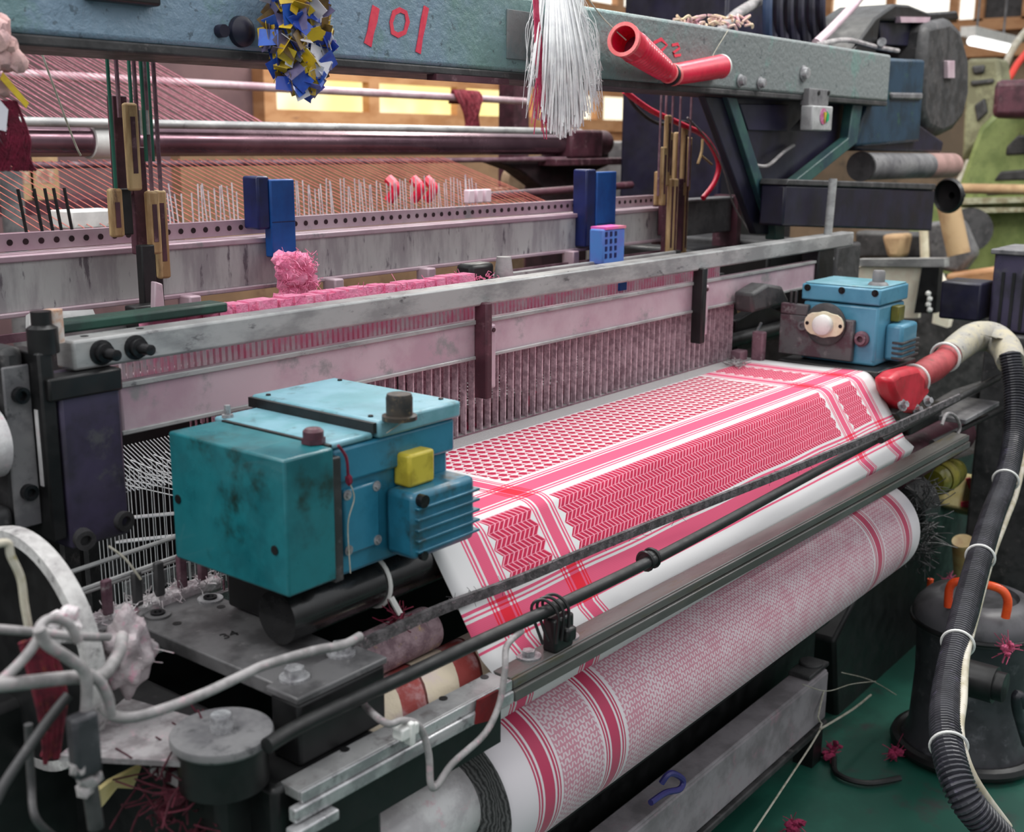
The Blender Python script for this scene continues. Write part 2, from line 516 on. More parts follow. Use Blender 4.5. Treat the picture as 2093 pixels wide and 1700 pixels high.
mt, nt, b_ = newmat('green_painted_floor')
nf = noise(nt, 2.2, 6, .65)
c_ = mixc(nt, ramp(nt, nf, .4, .62), srgb(24, 74, 62), srgb(38, 100, 84))
c_ = mixc(nt, ramp(nt, noise(nt, 5, 5, .7, None, 4), .52, .66), c_, srgb(52, 58, 56))
fx_ = E_(nt, nt.nodes.new('ShaderNodeTexCoord').outputs['Object'])
sp_ = nt.nodes.new('ShaderNodeSeparateXYZ'); nt.links.new(fx_.v, sp_.inputs[0])
c_ = mixc(nt, E_(nt, sp_.outputs[1]).gt(.35), c_, srgb(122, 100, 82))
nt.links.new(c_, b_.inputs['Base Color']); b_.inputs['Roughness'].default_value = .45
mb = MB(); mb.box((-3, -3, -.1), (10.2, 4.7, 0)); fl = struct('floor', mb, mt)
M_wallb = mat('mauve_plaster', (120, 94, 96), (100, 78, 82), (86, 74, 76), rough=.9, scale=1.4)
M_wallr = mat('drab_plaster', (160, 140, 116), (128, 114, 96), (96, 90, 80), rough=.9, scale=1.2)
mb = MB(); mb.box((-3, 4.5, 0), (10.2, 4.7, 4.0)); struct('wall_back', mb, M_wallb)
mb = MB(); mb.box((10, -3, 0), (10.2, 4.5, 4.0)); struct('wall_right', mb, M_wallr)
M_pane = emit('sunlit_frosted_pane', (255, 232, 150), 1.15, (255, 244, 214), 1.1)
M_panew = emit('sunlit_pale_pane', (252, 248, 236), 1.2)


def window(n, x0, x1, z0, z1, y, panes, pm=None):
    """wood frame with mullions standing on the back wall; panes are real panels behind"""
    mb = MB()
    t = .09
    mb.box((x0, y, z0), (x1, y + .1, z0 + t)).box((x0, y, z1 - t), (x1, y + .1, z1))
    k = panes
    for i in range(k + 1):
        xx = x0 + (x1 - x0 - t) * i / k
        mb.box((xx, y, z0 + t), (xx + t, y + .1, z1 - t))
    o = struct('window_%d' % n, mb, M_wood)
    mb = MB(); mb.box((x0 + .02, y + .06, z0 + .02), (x1 - .02, y + .09, z1 - .02))
    put('pane', mb, pm or M_pane, o)
    return o


YW = 4.4
a = W(538, 144, y=YW); b = W(1300, 262, y=YW)
window(1, a.x, b.x + .35, b.z - .03, a.z + .06, YW, 5)
a = W(1195, -60, y=YW); b = W(1338, 42, y=YW)
window(2, a.x, b.x, b.z - .02, a.z + .3, YW, 2, M_panew)
XW = 9.9
mb = MB()
for yy in (3.9, 3.3, 2.72, 2.5, 2.1, 1.5, .5, -.5):
    mb.box((XW, yy, 2.5), (XW + .1, yy + .08, 3.95))
mb.box((XW, -.5, 2.42), (XW + .1, 3.98, 2.52)).box((XW, -.5, 3.86), (XW + .1, 3.98, 3.97))
w3 = struct('window_3', mb, M_wood)
mb = MB(); mb.box((XW + .05, 2.6, 2.48), (XW + .08, 3.95, 3.95)); put('pane', mb, M_panew, w3)
mb = MB(); mb.box((XW + .05, -.45, 2.48), (XW + .08, 2.58, 3.95)); put('dark_pane', mb, M_dgrey, w3)
mb = MB(); mb.box((XW - .04, -1.2, 2.2), (XW + .1, 4.2, 2.3)); struct('trim_2', mb, M_wood)
# wood dado under the windows
mb = MB(); a = W(538, 262, y=4.47); mb.box((a.x - .1, 4.44, 0), (9.9, 4.5, W(540, 250, y=4.47).z)); struct('trim_1', mb, M_wood)

# fluorescent tube fitting, far right
t = thing('tube_light', 'bright white fluorescent tube hanging far right beyond the motor housing', 'lamp', W(2015, 70, y=1.7))
a = W(1985, 84, y=1.7); b = W(2062, 100, y=1.7)
mb = MB(); mb.cyl(a, b, .028, n=14); put('tube', mb, emit('lit_tube', (255, 255, 255), 2.2), t)
mb = MB(); mb.box((a.x - .05, 1.66, a.z + .03), (b.x + .05, 1.76, a.z + .09)); put('housing', mb, M_white, t)
mb = MB()
for f_ in (.15, .85):
    c = a.lerp(b, f_); mb.cyl((c.x, 1.71, c.z + .09), (c.x, 1.71, 4.0), .008, n=8)
put('suspension_rods', mb, M_grey, t)

# ================================================================== CLOTH
ROLLC = (.004, .594); RR = .112
prof = [(.383, .953), (.36, .9505), (.325, .950), (.2, .951), (.09, .953), (.06, .9535)]
for i in range(1, 7):                                            # the fold over the breast tube
    a = math.radians(i / 6 * 57); r_ = .034
    prof.append((.058 - math.sin(a) * r_, .9535 - r_ + math.cos(a) * r_))
d0 = V((0, -.0899, -.1370)).normalized()
p = V((0, prof[-1][0], prof[-1][1]))
for L in (.03, .06, .09, .12, .15, .185):
    q = p + d0 * L; prof.append((q.y, q.z))
prof[-1] = (-.0745, .797)
prof += [(-.071, .785), (-.063, .771), (-.058, .756), (-.0565, .741), (-.057, .726), (-.053, .713), (-.043, .7065), (-.028, .706)]


def sheet(name, pr, x0, x1, nx, mat_, v0=None, th=.0012):
    bm = bmesh.new(); uvl = bm.loops.layers.uv.new('UVMap')
    arc = [0]
    for a, b in zip(pr, pr[1:]): arc.append(arc[-1] + math.hypot(a[0] - b[0], a[1] - b[1]))
    # v = 0 at the fell (y .325)
    base = arc[2] if v0 is None else v0
    grid = []
    for i in range(nx + 1):
        x = x0 + (x1 - x0) * i / nx
        col = []
        for j, (y, z) in enumerate(pr):
            wob = .0012 * math.sin(x * 23 + j) * (1 if 10 < j < 16 else 0)
            col.append(bm.verts.new((x, y, z + wob)))
        grid.append(col)
    for i in range(nx):
        for j in range(len(pr) - 1):
            f = bm.faces.new((grid[i][j], grid[i][j + 1], grid[i + 1][j + 1], grid[i + 1][j]))
            for lp, (ii, jj) in zip(f.loops, ((i, j), (i, j + 1), (i + 1, j + 1), (i + 1, j))):
                lp[uvl].uv = (x0 + (x1 - x0) * ii / nx, arc[jj] - base)
    mb = MB(); mb.bm.free(); mb.bm = bm
    o = put(name, mb, mat_, ang=180)
    s = o.modifiers.new('thick', 'SOLIDIFY'); s.thickness = th; s.offset = 0
    return o


o = sheet('woven_cloth', prof, 0, 1.5, 60, M_cloth)
tag(o, 'red and white patterned headscarf cloth stretched from the reed over the front of the loom', 'cloth')

# cloth roll
t = thing('cloth_roll', 'large roll of finished pink and white headscarf cloth under the front rail', 'cloth roll', (.75, ROLLC[0], ROLLC[1] - RR))
bm = bmesh.new(); uvl = bm.loops.layers.uv.new('UVMap'); NA = 72; rings = []
xs = [0, .004] + [i * .05 for i in range(1, 30)] + [1.496, 1.5]
for x in xs:
    rr = RR - (.003 if x in (0, 1.5) else 0)
    rings.append([bm.verts.new((x, ROLLC[0] + rr * math.sin(2 * PI * k / NA), ROLLC[1] + rr * math.cos(2 * PI * k / NA))) for k in range(NA)])
for i in range(len(xs) - 1):
    for k in range(NA):
        k2 = (k + 1) % NA
        f = bm.faces.new((rings[i][k], rings[i + 1][k], rings[i + 1][k2], rings[i][k2]))
        for lp, (ii, kk) in zip(f.loops, ((i, k), (i + 1, k), (i + 1, k + 1), (i, k + 1))):
            lp[uvl].uv = (xs[ii], kk * 2 * PI * RR / NA + .5)
mb = MB(); mb.bm.free(); mb.bm = bm
wc = put('wound_cloth', mb, M_roll, t, ang=60)
for x in (0.0, 1.5):
    bm = bmesh.new(); uvl = bm.loops.layers.uv.new('UVMap'); rr_ = []
    sg = -1 if x == 0 else 1
    for r0 in (RR - .003, .095, .078, .06):
        off = {RR - .003: 0, .095: .002, .078: -.002, .06: .004}[r0]
        rr_.append([bm.verts.new((x + sg * off, ROLLC[0] + r0 * math.sin(2 * PI * k / 64), ROLLC[1] + r0 * math.cos(2 * PI * k / 64))) for k in range(64)])
    for i in range(3):
        for k in range(64):
            k2 = (k + 1) % 64
            f = bm.faces.new((rr_[i][k], rr_[i][k2], rr_[i + 1][k2], rr_[i + 1][k]))
            for lp in f.loops:
                c = lp.vert.co; lp[uvl].uv = (math.hypot(c.y - ROLLC[0], c.z - ROLLC[1]) * .1, 0)
    mb = MB(); mb.bm.free(); mb.bm = bm
    put('layered_end', mb, M_layers, t, label='grey edges of many wound cloth layers')
mb = MB(); mb.lathe([(0, -.2), (.04, -.2), (.05, -.19), (.052, -.09), (.058, -.07), (.06, .01)], (0, ROLLC[0], ROLLC[1]), (1, 0, 0), 40)
put('core', mb, M_core, t, label='core wrapped in crinkled white plastic film')
mb = MB(); mb.lathe([(0, 1.49), (.058, 1.49), (.05, 1.53), (.05, 1.6), (0, 1.6)], (0, ROLLC[0], ROLLC[1]), (1, 0, 0), 40)
put('core_end', mb, M_core, t)

# ================================================================== FRONT RAIL AND RODS
t = thing('guide_rail', 'slotted grey metal rail running along the front above the cloth roll', 'rail', (.6, -.09, .78))
x0, x1 = -.345, 1.68
mb = MB(); mb.box((x0, -.108, .788), (.0, -.074, .80)); put('top_strip', mb, mat('pale_grey_rail', (168, 168, 168), (140, 140, 140), (110, 106, 106), rough=.35, metal=.2, scale=10), t, bev=.0015)
M_drail = mat('dark_rail_olive_sheen', (92, 90, 88), (70, 69, 66), (84, 74, 50), rough=.32, scale=7, lo3=.55, hi3=.7, stretch=(.3, 2, 2))  # olive patches are a reflection put into the colour of the dark rail
mb = MB(); mb.box((.002, -.108, .788), (x1, -.074, .801)); mb.box((.002, -.1125, .7865), (x1, -.1085, .8)).box((.002, -.116, .770), (x1, -.104, .785)); put('dark_strip', mb, M_drail, t, bev=.0015, label='darker length of the rail with an olive reflection in its colour')
mb = MB(); mb.box((x0 - .012, -.116, .770), (.0, -.104, .7865)).box((x0 - .02, -.1255, .7555), (x0 + .04, -.108, .768)); put('lower_flange', mb, M_steel, t, bev=.002)
mb = MB(); mb.box((x0 + .01, -.102, .715), (-.01, -.076, .787)); put('backing', mb, M_black, t)
mb = MB(); mb.box((x0, -.1125, .7870), (.0, -.1085, .8005)); put('edge_strip', mb, M_steel, t, bev=.001)
for px, py in ((710, 1534), (898, 1424), (981, 1380), (1225, 1258), (1430, 1150)):
    p = W(px, py, z=.8005); mb = MB(); mb.cyl((p.x, min(-.08, max(-.1, p.y)), .7995), (p.x, min(-.08, max(-.1, p.y)), .8009), .0055, n=14); put('hole', mb, M_black, t)
for px, py in ((1050, 1328), (1128, 1288)):
    p = W(px, py, z=.803); y = min(-.085, max(-.097, p.y))
    mb = MB(); mb.lathe([(.006, .0), (.017, 0), (.017, .003), (.006, .003)], (p.x, y, .8), n=24, close=True)
    w = put('washer', mb, M_bolt, t)
    mb = MB(); mb.hexa((p.x, y, .803), (0, 0, 1), .009, .007); put('bolt_head', mb, M_bolt, w)

t.rotation_euler.z = -.022; t.location.y -= .005
# black rod in front of the cloth
mb = MB()
pts = [W(545, 1524, z=.86), W(640, 1470, z=.86), W(900, 1348, z=.86), W(1350, 1136, z=.86), W(1750, 920, z=.86), W(2040, 772, z=.86)]
mb.tube(pts, .0085, n=12)
solo('black_rod', mb, M_rubber, 'long smooth black rod running in front of the cloth and over the slotted rail', 'rod')
# hooks and clamps round the black rod
t = thing('rod_clamp', 'black clamp with curled wire hooks holding the black rod to the slotted rail', 'clamp', W(1170, 1270, z=.80))
p = W(1165, 1252, z=.86); p.z = .845
mb = MB(); mb.box((p.x - .012, -.103, .80), (p.x + .03, -.08, .848)).box((p.x + .0, -.115, .815), (p.x + .02, -.1, .835)); put('block', mb, M_black, t, bev=.004)
for k in range(3):
    mb = MB(); o_ = k * .012 - .03
    mb.tube([(p.x + o_, -.095, .82), (p.x + o_ - .006, -.08, .868), (p.x + o_ + .01, -.088, .877), (p.x + o_ + .018, -.105, .86), (p.x + o_ + .012, -.108, .82)], .0022, n=6)
    put('hook', mb, M_black, t)
p = W(1332, 1140, z=.86)
t = thing('cable_tie_clip', 'small black clip with two rings around the black rod at mid-length', 'clip', p)
mb = MB(); mb.cyl(p + V((-.02, 0, 0)), p + V((.008, 0, 0)), .0125, n=14); put('sleeve', mb, M_rubber, t)
for k in (-.018, .0):
    mb = MB(); mb.torus(p + V((k, 0, 0)), (1, 0, 0), .0135, .003, 16, 6); put('ring', mb, M_black, t)

# lint covered strap
pts = [W(722, 1325, z=.88), W(900, 1245, z=.882), W(1060, 1185, z=.884), W(1300, 1085, z=.882), W(1600, 967, z=.885), W(1778, 893, z=.886), W(1862, 856, z=.886), W(1960, 811, z=.886)]
t = thing('lint_covered_bar', 'thin flat bar furred with grey lint lying just above the black rod', 'bar', pts[3])
mb = MB()
cp = cat(pts, 10)
for a, b in zip(cp, cp[1:]): mb.bar(a, b + (b - a) * .05, .006, .014)
br = put('bar', mb, M_lintbar, t)
mb = MB(); mb.fuzz(lambda: random.choice(cp) + V((random.uniform(-.02, .02), random.uniform(-.004, .004), random.uniform(-.008, .008))), 420, .009, .00035)
lf = put('lint', mb, M_lintbar, t); lf['kind'] = 'stuff'

# breast tube, rollers under the cloth
t = thing('breast_tube', 'glossy black tube carrying the cloth under the teal gearbox', 'tube', (.6, .045, .89))
mb = MB(); mb.cyl((-.24, .058, .9195), (1.62, .058, .9195), .0325, n=36); put('tube', mb, M_tube, t)
p = W(803, 1180, y=.02)
mb = MB(); mb.torus((p.x, .058, .9195), (1, 0, 0), .034, .003, 28, 8); mb.cyl((p.x, .024, .905), (p.x + .004, .012, .884), .004, n=6); zt = put('cable_tie', mb, M_white, t, label='white cable tie')
mb = MB(); mb.fuzz([(p.x, .014, .882), (p.x + .003, .016, .876), (p.x + .006, .014, .87)], 60, .02, .0008); put('red_thread_tuft', mb, M_redlint, t, label='tuft of crimson thread')
mb = MB(); mb.cyl((-.16, .03, .838), (-.012, .03, .838), .029, n=30)
o = solo('lint_roller', mb, mat('lint_furred_roller', (158, 134, 140), (120, 96, 104), (176, 150, 110), rough=.95, scale=40, bump=.8, bscale=150),
         'roller furred with pinkish lint beside the white edge of the cloth', 'roller')


def wrap_mat():
    mt, nt, b = newmat('red_cream_wrapped_fabric')
    tc = nt.nodes.new('ShaderNodeTexCoord'); sp = nt.nodes.new('ShaderNodeSeparateXYZ'); nt.links.new(tc.outputs['Object'], sp.inputs[0])
    x = E_(nt, sp.outputs[0]); y = E_(nt, sp.outputs[1]); z = E_(nt, sp.outputs[2])
    ang = z.op('ARCTAN2', y) / (2 * PI)
    n = E_(nt, noise(nt, 14, 4))
    st = (x / .105 + ang + (n - .5) * .1).fract()
    c = mixc(nt, st.lt(.42), srgb(214, 200, 176), srgb(150, 62, 58))
    c = mixc(nt, E_(nt, ramp(nt, noise(nt, 24, 5), .48, .7)) * .6, c, srgb(206, 186, 190))
    c = mixc(nt, (st - .42).abs().lt(.02), c, srgb(90, 40, 34))
    nt.links.new(c, b.inputs['Base Color']); b.inputs['Roughness'].default_value = .75
    bp = nt.nodes.new('ShaderNodeBump'); bp.inputs['Strength'].default_value = .5; bp.inputs['Distance'].default_value = .004
    nt.links.new(noise(nt, 60, 4), bp.inputs['Height']); nt.links.new(bp.outputs[0], b.inputs['Normal'])
    return mt


mb = MB(); rc = (0.0, .002, .763)
bm = bmesh.new(); mb.bm.free(); mb.bm = bm
mb.lathe([(0, -.27), (.048, -.27), (.05, -.1), (.049, .04), (.05, .3), (.049, 1.0), (.05, 1.56), (0, 1.56)], rc, (1, 0, 0), 40)
o = put('wrapped_roller', mb, None, ang=30)
# shift the mesh so that the roller axis passes through its origin (the wrap follows the axis)
dz = rc[2] - o.location.z
for v in o.data.vertices: v.co.z -= dz
o.location.z += dz
o.data.materials.append(wrap_mat())
tag(o, 'roller wrapped in spiral red and cream fabric strips behind the black rod', 'roller')

# ================================================================== TEAL GEARBOX, NEAR
def bolt(parent, p, axis=(0, 0, 1), r=.007, h=.006, mat_=None, washer=True, name='bolt'):
    ax = V(axis).normalized(); p = V(p)
    mb = MB()
    if washer: mb.lathe([(0, 0), (r * 1.8, 0), (r * 1.8, h * .3), (0, h * .3)], p, ax, 20)
    mb.hexa(p + ax * h * .28, ax, r, h)
    return put(name, mb, mat_ or M_bolt, parent)


def socket(parent, p, axis, r=.009, h=.01, mat_=None):
    """cap screw with a hex recess"""
    ax = V(axis).normalized(); p = V(p)
    mb = MB(); mb.lathe([(0, 0), (r, 0), (r, h), (r * .55, h), (r * .5, h * .45), (0, h * .45)], p, ax, 18)
    return put('cap_screw', mb, mat_ or M_blackbolt, parent)


t = thing('temple_gearbox', 'large teal gearbox in the foreground beside the left end of the cloth', 'gearbox', (-.12, .11, .955))
mb = MB(); mb.box((-.27, .0, .968), (-.197, .205, 1.126)); cv = put('end_cover', mb, M_teal_shade, t, bev=.003)
for q in ((-.2705, .02, 1.02), (-.2705, .192, 1.045)):
    mb = MB(); mb.cyl(q, (q[0] - .0012, q[1], q[2]), .0055, n=12); put('screw_hole', mb, M_black, cv)
mb = MB(); mb.box((-.196, .004, .962), (-.182, .21, 1.112)); put('joint_plate', mb, M_dgrey, t, bev=.002)
mb = MB(); mb.box((-.181, .02, .958), (.02, .22, 1.10)); body = put('body', mb, M_teal, t, bev=.006)
mb = MB(); mb.box((-.186, .012, 1.075), (.024, .225, 1.118)); put('flange', mb, M_teal, t, bev=.004)
mb = MB(); mb.box((-.19, .012, 1.119), (-.122, .222, 1.127)); put('low_lid', mb, M_lid_lit, t, bev=.003)
mb = MB(); mb.box((-.118, .006, 1.119), (.03, .238, 1.141)); lid = put('raised_lid', mb, M_lid_lit, t, bev=.004)
mb = MB(); mb.box((-.124, .01, 1.126), (-.1185, .236, 1.1385)); put('seam', mb, M_rubber, t)
mb = MB(); mb.box((-.1955, .01, 1.1195), (-.1905, .2, 1.1265)); put('seam', mb, M_rubber, t)
p = W(797, 810, z=1.165)
mb = MB(); mb.lathe([(.021, 0), (.021, .005), (.016, .006), (.016, .026), (.0145, .031), (0, .031)], (p.x - .005, p.y - .02, 1.141), n=28); put('filler_cap', mb, mat('brown_black_cap', (58, 52, 46), (34, 34, 34), (110, 92, 64), rough=.45, scale=40), lid)
p = W(640, 882, z=1.14)
mb = MB(); mb.lathe([(.012, 0), (.012, .014), (.009, .017), (0, .017)], (p.x, p.y, 1.127), n=20); mb.hexa((p.x, p.y, 1.127), (0, 0, 1), .014, .006); put('plug', mb, M_maroon, t)
p = W(480, 843, z=1.135)
bolt(t, (-.182, .205, 1.127), r=.004, h=.012, name='screw')
for q in ((-.108, .03, 1.141), (-.108, .215, 1.141), (.018, .215, 1.141), (.018, .03, 1.141)):
    mb = MB(); mb.lathe([(0, 0), (.0035, 0), (.003, .002), (0, .002)], q, n=10); put('screw', mb, M_blackbolt, lid)
# front cover plate on the body
mb = MB(); mb.box((-.17, .0135, .985), (-.112, .021, 1.066)); pl = put('front_plate', mb, M_teal, t, bev=.003)
for q in ((-.165, .0135, 1.06), (-.117, .0135, 1.06), (-.117, .0135, .992), (-.165, .0135, .992)):
    bolt(pl, q, (0, -1, 0), r=.0035, h=.003, name='screw')
mb = MB(); mb.box((-.082, -.008, 1.052), (-.036, .02, 1.094)); put('oil_gauge', mb, M_yellow, t, bev=.004, label='yellow plastic gauge window')
# ribbed motor housing
mb = MB(); mb.box((-.098, -.03, .968), (.016, .02, 1.052)); mh = put('motor_housing', mb, M_teal, t, bev=.008)
mb = MB()
for k in range(5): mb.box((-.095, -.0345, .978 + k * .0135), (.0195, -.02, .9815 + k * .0135))
put('cooling_rib', mb, M_teal, mh, bev=.0012)
mb = MB(); mb.cyl((-.086, -.027, 1.043), (-.086, -.037, 1.043), .008, n=18); put('port', mb, M_blackbolt, mh)
mb = MB(); mb.cyl((-.086, -.03, .974), (-.086, -.036, .974), .006, n=14); put('port', mb, M_blackbolt, mh)
mb = MB(); mb.tube([(-.19, .0, 1.127), (-.178, .0, 1.11), (-.172, .004, 1.085)], .0018, n=6); mb.ball((-.172, .003, 1.082), .005, (1, 1, 1.6), 1); put('red_tag', mb, M_redlint, t, label='red thread tag')
mb = MB(); mb.tube([(-.172, .003, 1.08), (-.168, -.001, 1.06), (-.178, .0, 1.03), (-.176, .0, .97)], .0008, n=5); put('wire', mb, M_string, t)
mb = MB(); mb.tube([W(840, 850, y=.004), W(815, 868, y=.002), W(790, 885, y=.004)], .0007, n=4); put('thread', mb, M_string, t)
# dark pedestal below
mb = MB(); mb.box((-.20, .11, .885), (-.02, .2, .957)); solo('gearbox_pedestal', mb, M_black, 'black block carrying the large teal gearbox on the oiled plate', 'support', bev=.004)

# ------------------------------------------------------------------ blue gearbox, far
t = thing('blue_temple_gearbox', 'light blue gearbox at the far right end of the cloth with a white bearing flange', 'gearbox', (1.63, .15, .955))
mb = MB(); mb.box((1.55, .05, .957), (1.715, .235, 1.096)); put('body', mb, M_bluebox, t, bev=.006)
mb = MB(); mb.box((1.546, .046, 1.099), (1.722, .24, 1.137)); lid = put('lid', mb, M_bluebox, t, bev=.004)
mb = MB(); mb.box((1.552, .05, 1.137), (1.716, .234, 1.141)); put('lid_top', mb, M_lid_lit, lid, bev=.002)
mb = MB(); mb.lathe([(.024, 0), (.02, .006), (.0145, .008), (.0145, .03), (.012, .034), (0, .034)], (1.60, .075, 1.141), n=24); put('filler_cap', mb, M_grey, lid)
for y in (.06, .14, .225):
    bolt(lid, (1.5455, y, 1.128), (-1, 0, 0), r=.0045, h=.004, mat_=M_blackbolt, name='screw')
mb = MB(); mb.box((1.532, .10, .965), (1.549, .285, 1.062)); mb.box((1.532, .215, 1.062), (1.549, .285, 1.088)); sp_l = put('side_plate', mb, mat('lint_dusted_grey_plate', (84, 82, 84), (74, 52, 60), (112, 106, 108), rough=.6, scale=16, lo=.46, hi=.58, bump=.2), t, bev=.003)
c = W(1688, 662, x=1.53)
mb = MB(); mb.lathe([(0, 0), (.05, 0), (.05, .004), (.044, .007), (0, .007)], c, (-1, 0, 0), 36); put('dark_disc', mb, M_dgrey, t)
mb = MB()
pp_ = []
for k in range(28):
    a = 2 * PI * k / 28; rr = .031 + .018 * max(0, abs(math.cos(a)) - .55) / .45
    pp_.append(V((c.x - .007, c.y + rr * math.cos(a), c.z + rr * math.sin(a))))
mb.prism(pp_, (-.006, 0, 0)); fg = put('bearing_flange', mb, M_cream, t, bev=.001)
mb = MB(); mb.lathe([(.024, 0), (.023, .014), (.018, .018), (0, .02)], c + V((-.013, 0, 0)), (-1, 0, 0), 32); put('hub', mb, M_white, fg)
for sg in (-1, 1):
    mb = MB(); mb.cyl(c + V((-.0125, sg * .041, 0)), c + V((-.0138, sg * .041, 0)), .0045, n=12); put('bolt_hole', mb, M_black, fg)
c = W(1762, 692, x=1.548)
mb = MB(); mb.lathe([(.018, 0), (.018, .006), (.013, .008), (.013, .014), (.0075, .014), (.0075, .004), (0, .004)], c, (-1, 0, 0), 26); put('port', mb, M_dirtpink, t)
c = W(1642, 665, x=1.532); socket(sp_l, c, (-1, 0, 0), .011, .008, M_grey)
mb = MB(); mb.box((1.60, .008, .966), (1.70, .05, 1.052)); mh = put('motor_housing', mb, M_bluebox, t, bev=.008)
mb = MB()
for k in range(4): mb.box((1.596, .003, .972 + k * .012), (1.704, .03, .977 + k * .012))
put('cooling_rib', mb, M_dgrey, mh, bev=.001)
mb = MB(); mb.box((1.625, .03, 1.055), (1.665, .05, 1.092)); put('oil_gauge', mb, M_olive, t, bev=.003, label='olive gauge window')
mb = MB(); mb.box((1.722, .09, .985), (1.752, .16, 1.11)); put('end_cover', mb, M_bluebox, t, bev=.004)
mb = MB(); mb.box((1.50, .02, .9405), (1.74, .27, .956)); put('foot', mb, M_black, t, bev=.003)
for k, (px, py) in enumerate(((1632, 580), (1640, 578))):
    q = W(px, py, x=1.545); mb = MB(); mb.tube([V((1.54, .262 - k * .012, 1.088)), V((1.54, .262 - k * .012, 1.118))], .004, n=8); put('pin', mb, M_dgrey, t)

# ================================================================== REED AND SLAY
t = thing('reed', 'long reed with aluminium cap, dusty rail and fine vertical wires behind the cloth', 'reed', (.9, .37, .95))
mb = MB(); mb.box((-.30, .345, 1.184), (2.10, .385, 1.222)); cap = put('cap_bar', mb, M_alu, t, bev=.004)
mb = MB(); mb.box((-.23, .36, 1.088), (2.0, .376, 1.158)); side = put('side_rail', mb, M_alu_pink, t, bev=.004, label='aluminium rail pale with pink lint')
mb = MB(); mb.box((-.232, .356, 1.15), (2.0, .3605, 1.158)).box((-.232, .356, 1.088), (2.0, .3605, 1.0945)); put('edge_bead', mb, M_alu, side, bev=.0015)
for x in (-.262, -.213):
    mb = MB(); mb.lathe([(0, 0), (.016, 0), (.016, .003), (.012, .004), (.012, .012), (.007, .013), (.007, .034), (0, .036)], (x, .345, 1.203), (0, -1, 0), 22)
    put('bolt', mb, M_blackbolt, cap)
for x in (-.27, -.19):
    mb = MB(); mb.cyl((x, .366, 1.2215), (x, .366, 1.2226), .005, n=12); put('hole', mb, M_black, cap)
for k in range(62):
    x = .085 + k * .0225
    mb = MB(); mb.box((x - .0014, .371, .951), (x + .0014, .383, 1.095)); put('reed_wire', mb, M_dent, t)
mb = MB(); mb.box((.06, .366, .94), (1.52, .392, .9525)); put('lower_baulk', mb, M_dirtpink, t)
mb = MB(); mb.prism([(.06, .396, .95), (1.5, .396, .95), (1.5, .396, .985), (.06, .396, .992)], (0, .02, 0)); put('dark_shed_strip', mb, mat('dark_shed_crimson', (74, 24, 40), (46, 14, 24), (140, 20, 60), rough=.8, scale=9, lo3=.58, hi3=.66), t)  # dark strip standing in for the dark shed opening behind the wires
for px, w_ in ((1000, .028), (1435, .032)):
    x = W(px, 690, y=.34).x
    mb = MB(); mb.box((x - w_ * .62, .332, 1.02), (x - w_ * .02, .36, 1.19)); hk = put('bracket', mb, M_maroon if px < 1300 else M_black, t, bev=.003)
    mb = MB(); mb.box((x + w_ * .02, .338, 1.035), (x + w_ * .62, .352, 1.15)); put('pink_strip', mb, M_alu_pink, hk, bev=.004)
    mb = MB(); mb.cyl((x + w_ * .32, .338, 1.14), (x + w_ * .32, .336, 1.14), .004, n=10); put('rivet', mb, M_maroon, hk)
mb = MB(); mb.box((1.885, .35, 1.03), (1.985, .40, 1.186)); put('end_post', mb, M_black, t, bev=.004)

# warp between the reed and the cloth comes with the cloth; warp behind the reed
mb = MB()
for k in range(150):
    x = -.08 + k * .0105; dz = .018 if k % 2 else -.012
    mb.thread((x, .40, .953), (x + random.uniform(-.002, .002), .62, .953 + dz), .0011)
for k in range(46):
    x = -.22 + k * .0062; mb.thread((x, .395, 1.0 - k * .0004), (x + .001, .49, 1.035), .0010); mb.thread((x, .43 + (k % 3) * .02, .80), (x, .43 + (k % 3) * .02, 1.01), .0008)
solo('warp_threads', mb, M_yarn, 'sheet of white warp threads running back from the reed behind the teal gearbox', 'threads', kind='stuff')

# heald frames behind the reed
def heald_frame(y, ztop, lbl, mt_top, seed, zlow=.70):
    x0, x1 = -.16, 1.62
    t = thing('heald_frame', lbl, 'heald frame', ((x0 + x1) / 2, y, zlow), 'heald frames behind the reed')
    mb = MB(); mb.box((x0, y - .006, ztop - .03), (x1, y + .006, ztop)); put('top_rail', mb, mt_top, t, bev=.002)
    mb = MB(); mb.box((x0, y - .006, zlow), (x1, y + .006, zlow + .03)); put('bottom_rail', mb, M_steel, t, bev=.002)
    for x in (x0, x1):
        mb = MB(); mb.box((x - .012, y - .007, zlow), (x + .012, y + .007, ztop)); put('side_stay', mb, M_dgrey, t)
    rnd = random.Random(seed)
    mb = MB()
    for k in range(150):
        x = x0 + .03 + k * .0113 + rnd.uniform(-.001, .001)
        if x < .07: continue
        mb.box((x - .0016, y - .001, zlow + .03), (x + .0016, y + .001, ztop - .03))
        if k % 2 == 0: mb.box((x - .003, y - .003, .985 + rnd.uniform(-.03, .05)), (x + .003, y + .002, 1.06 + rnd.uniform(-.03, .03)))
    h = put('heddles', mb, M_heddle, t, flat=True); h['kind'] = 'stuff'
    return t


heald_frame(.50, 1.135, 'heald frame nearest the reed, dusty pink heddles just behind the reed wires', M_alu_pink, 1)
heald_frame(.565, 1.165, 'second heald frame behind the reed, its pink-grey top rail half hidden', M_alu_pink, 2)
heald_frame(.63, 1.185, 'third heald frame behind the reed, closest to the grey streaked beam', M_alu, 3)

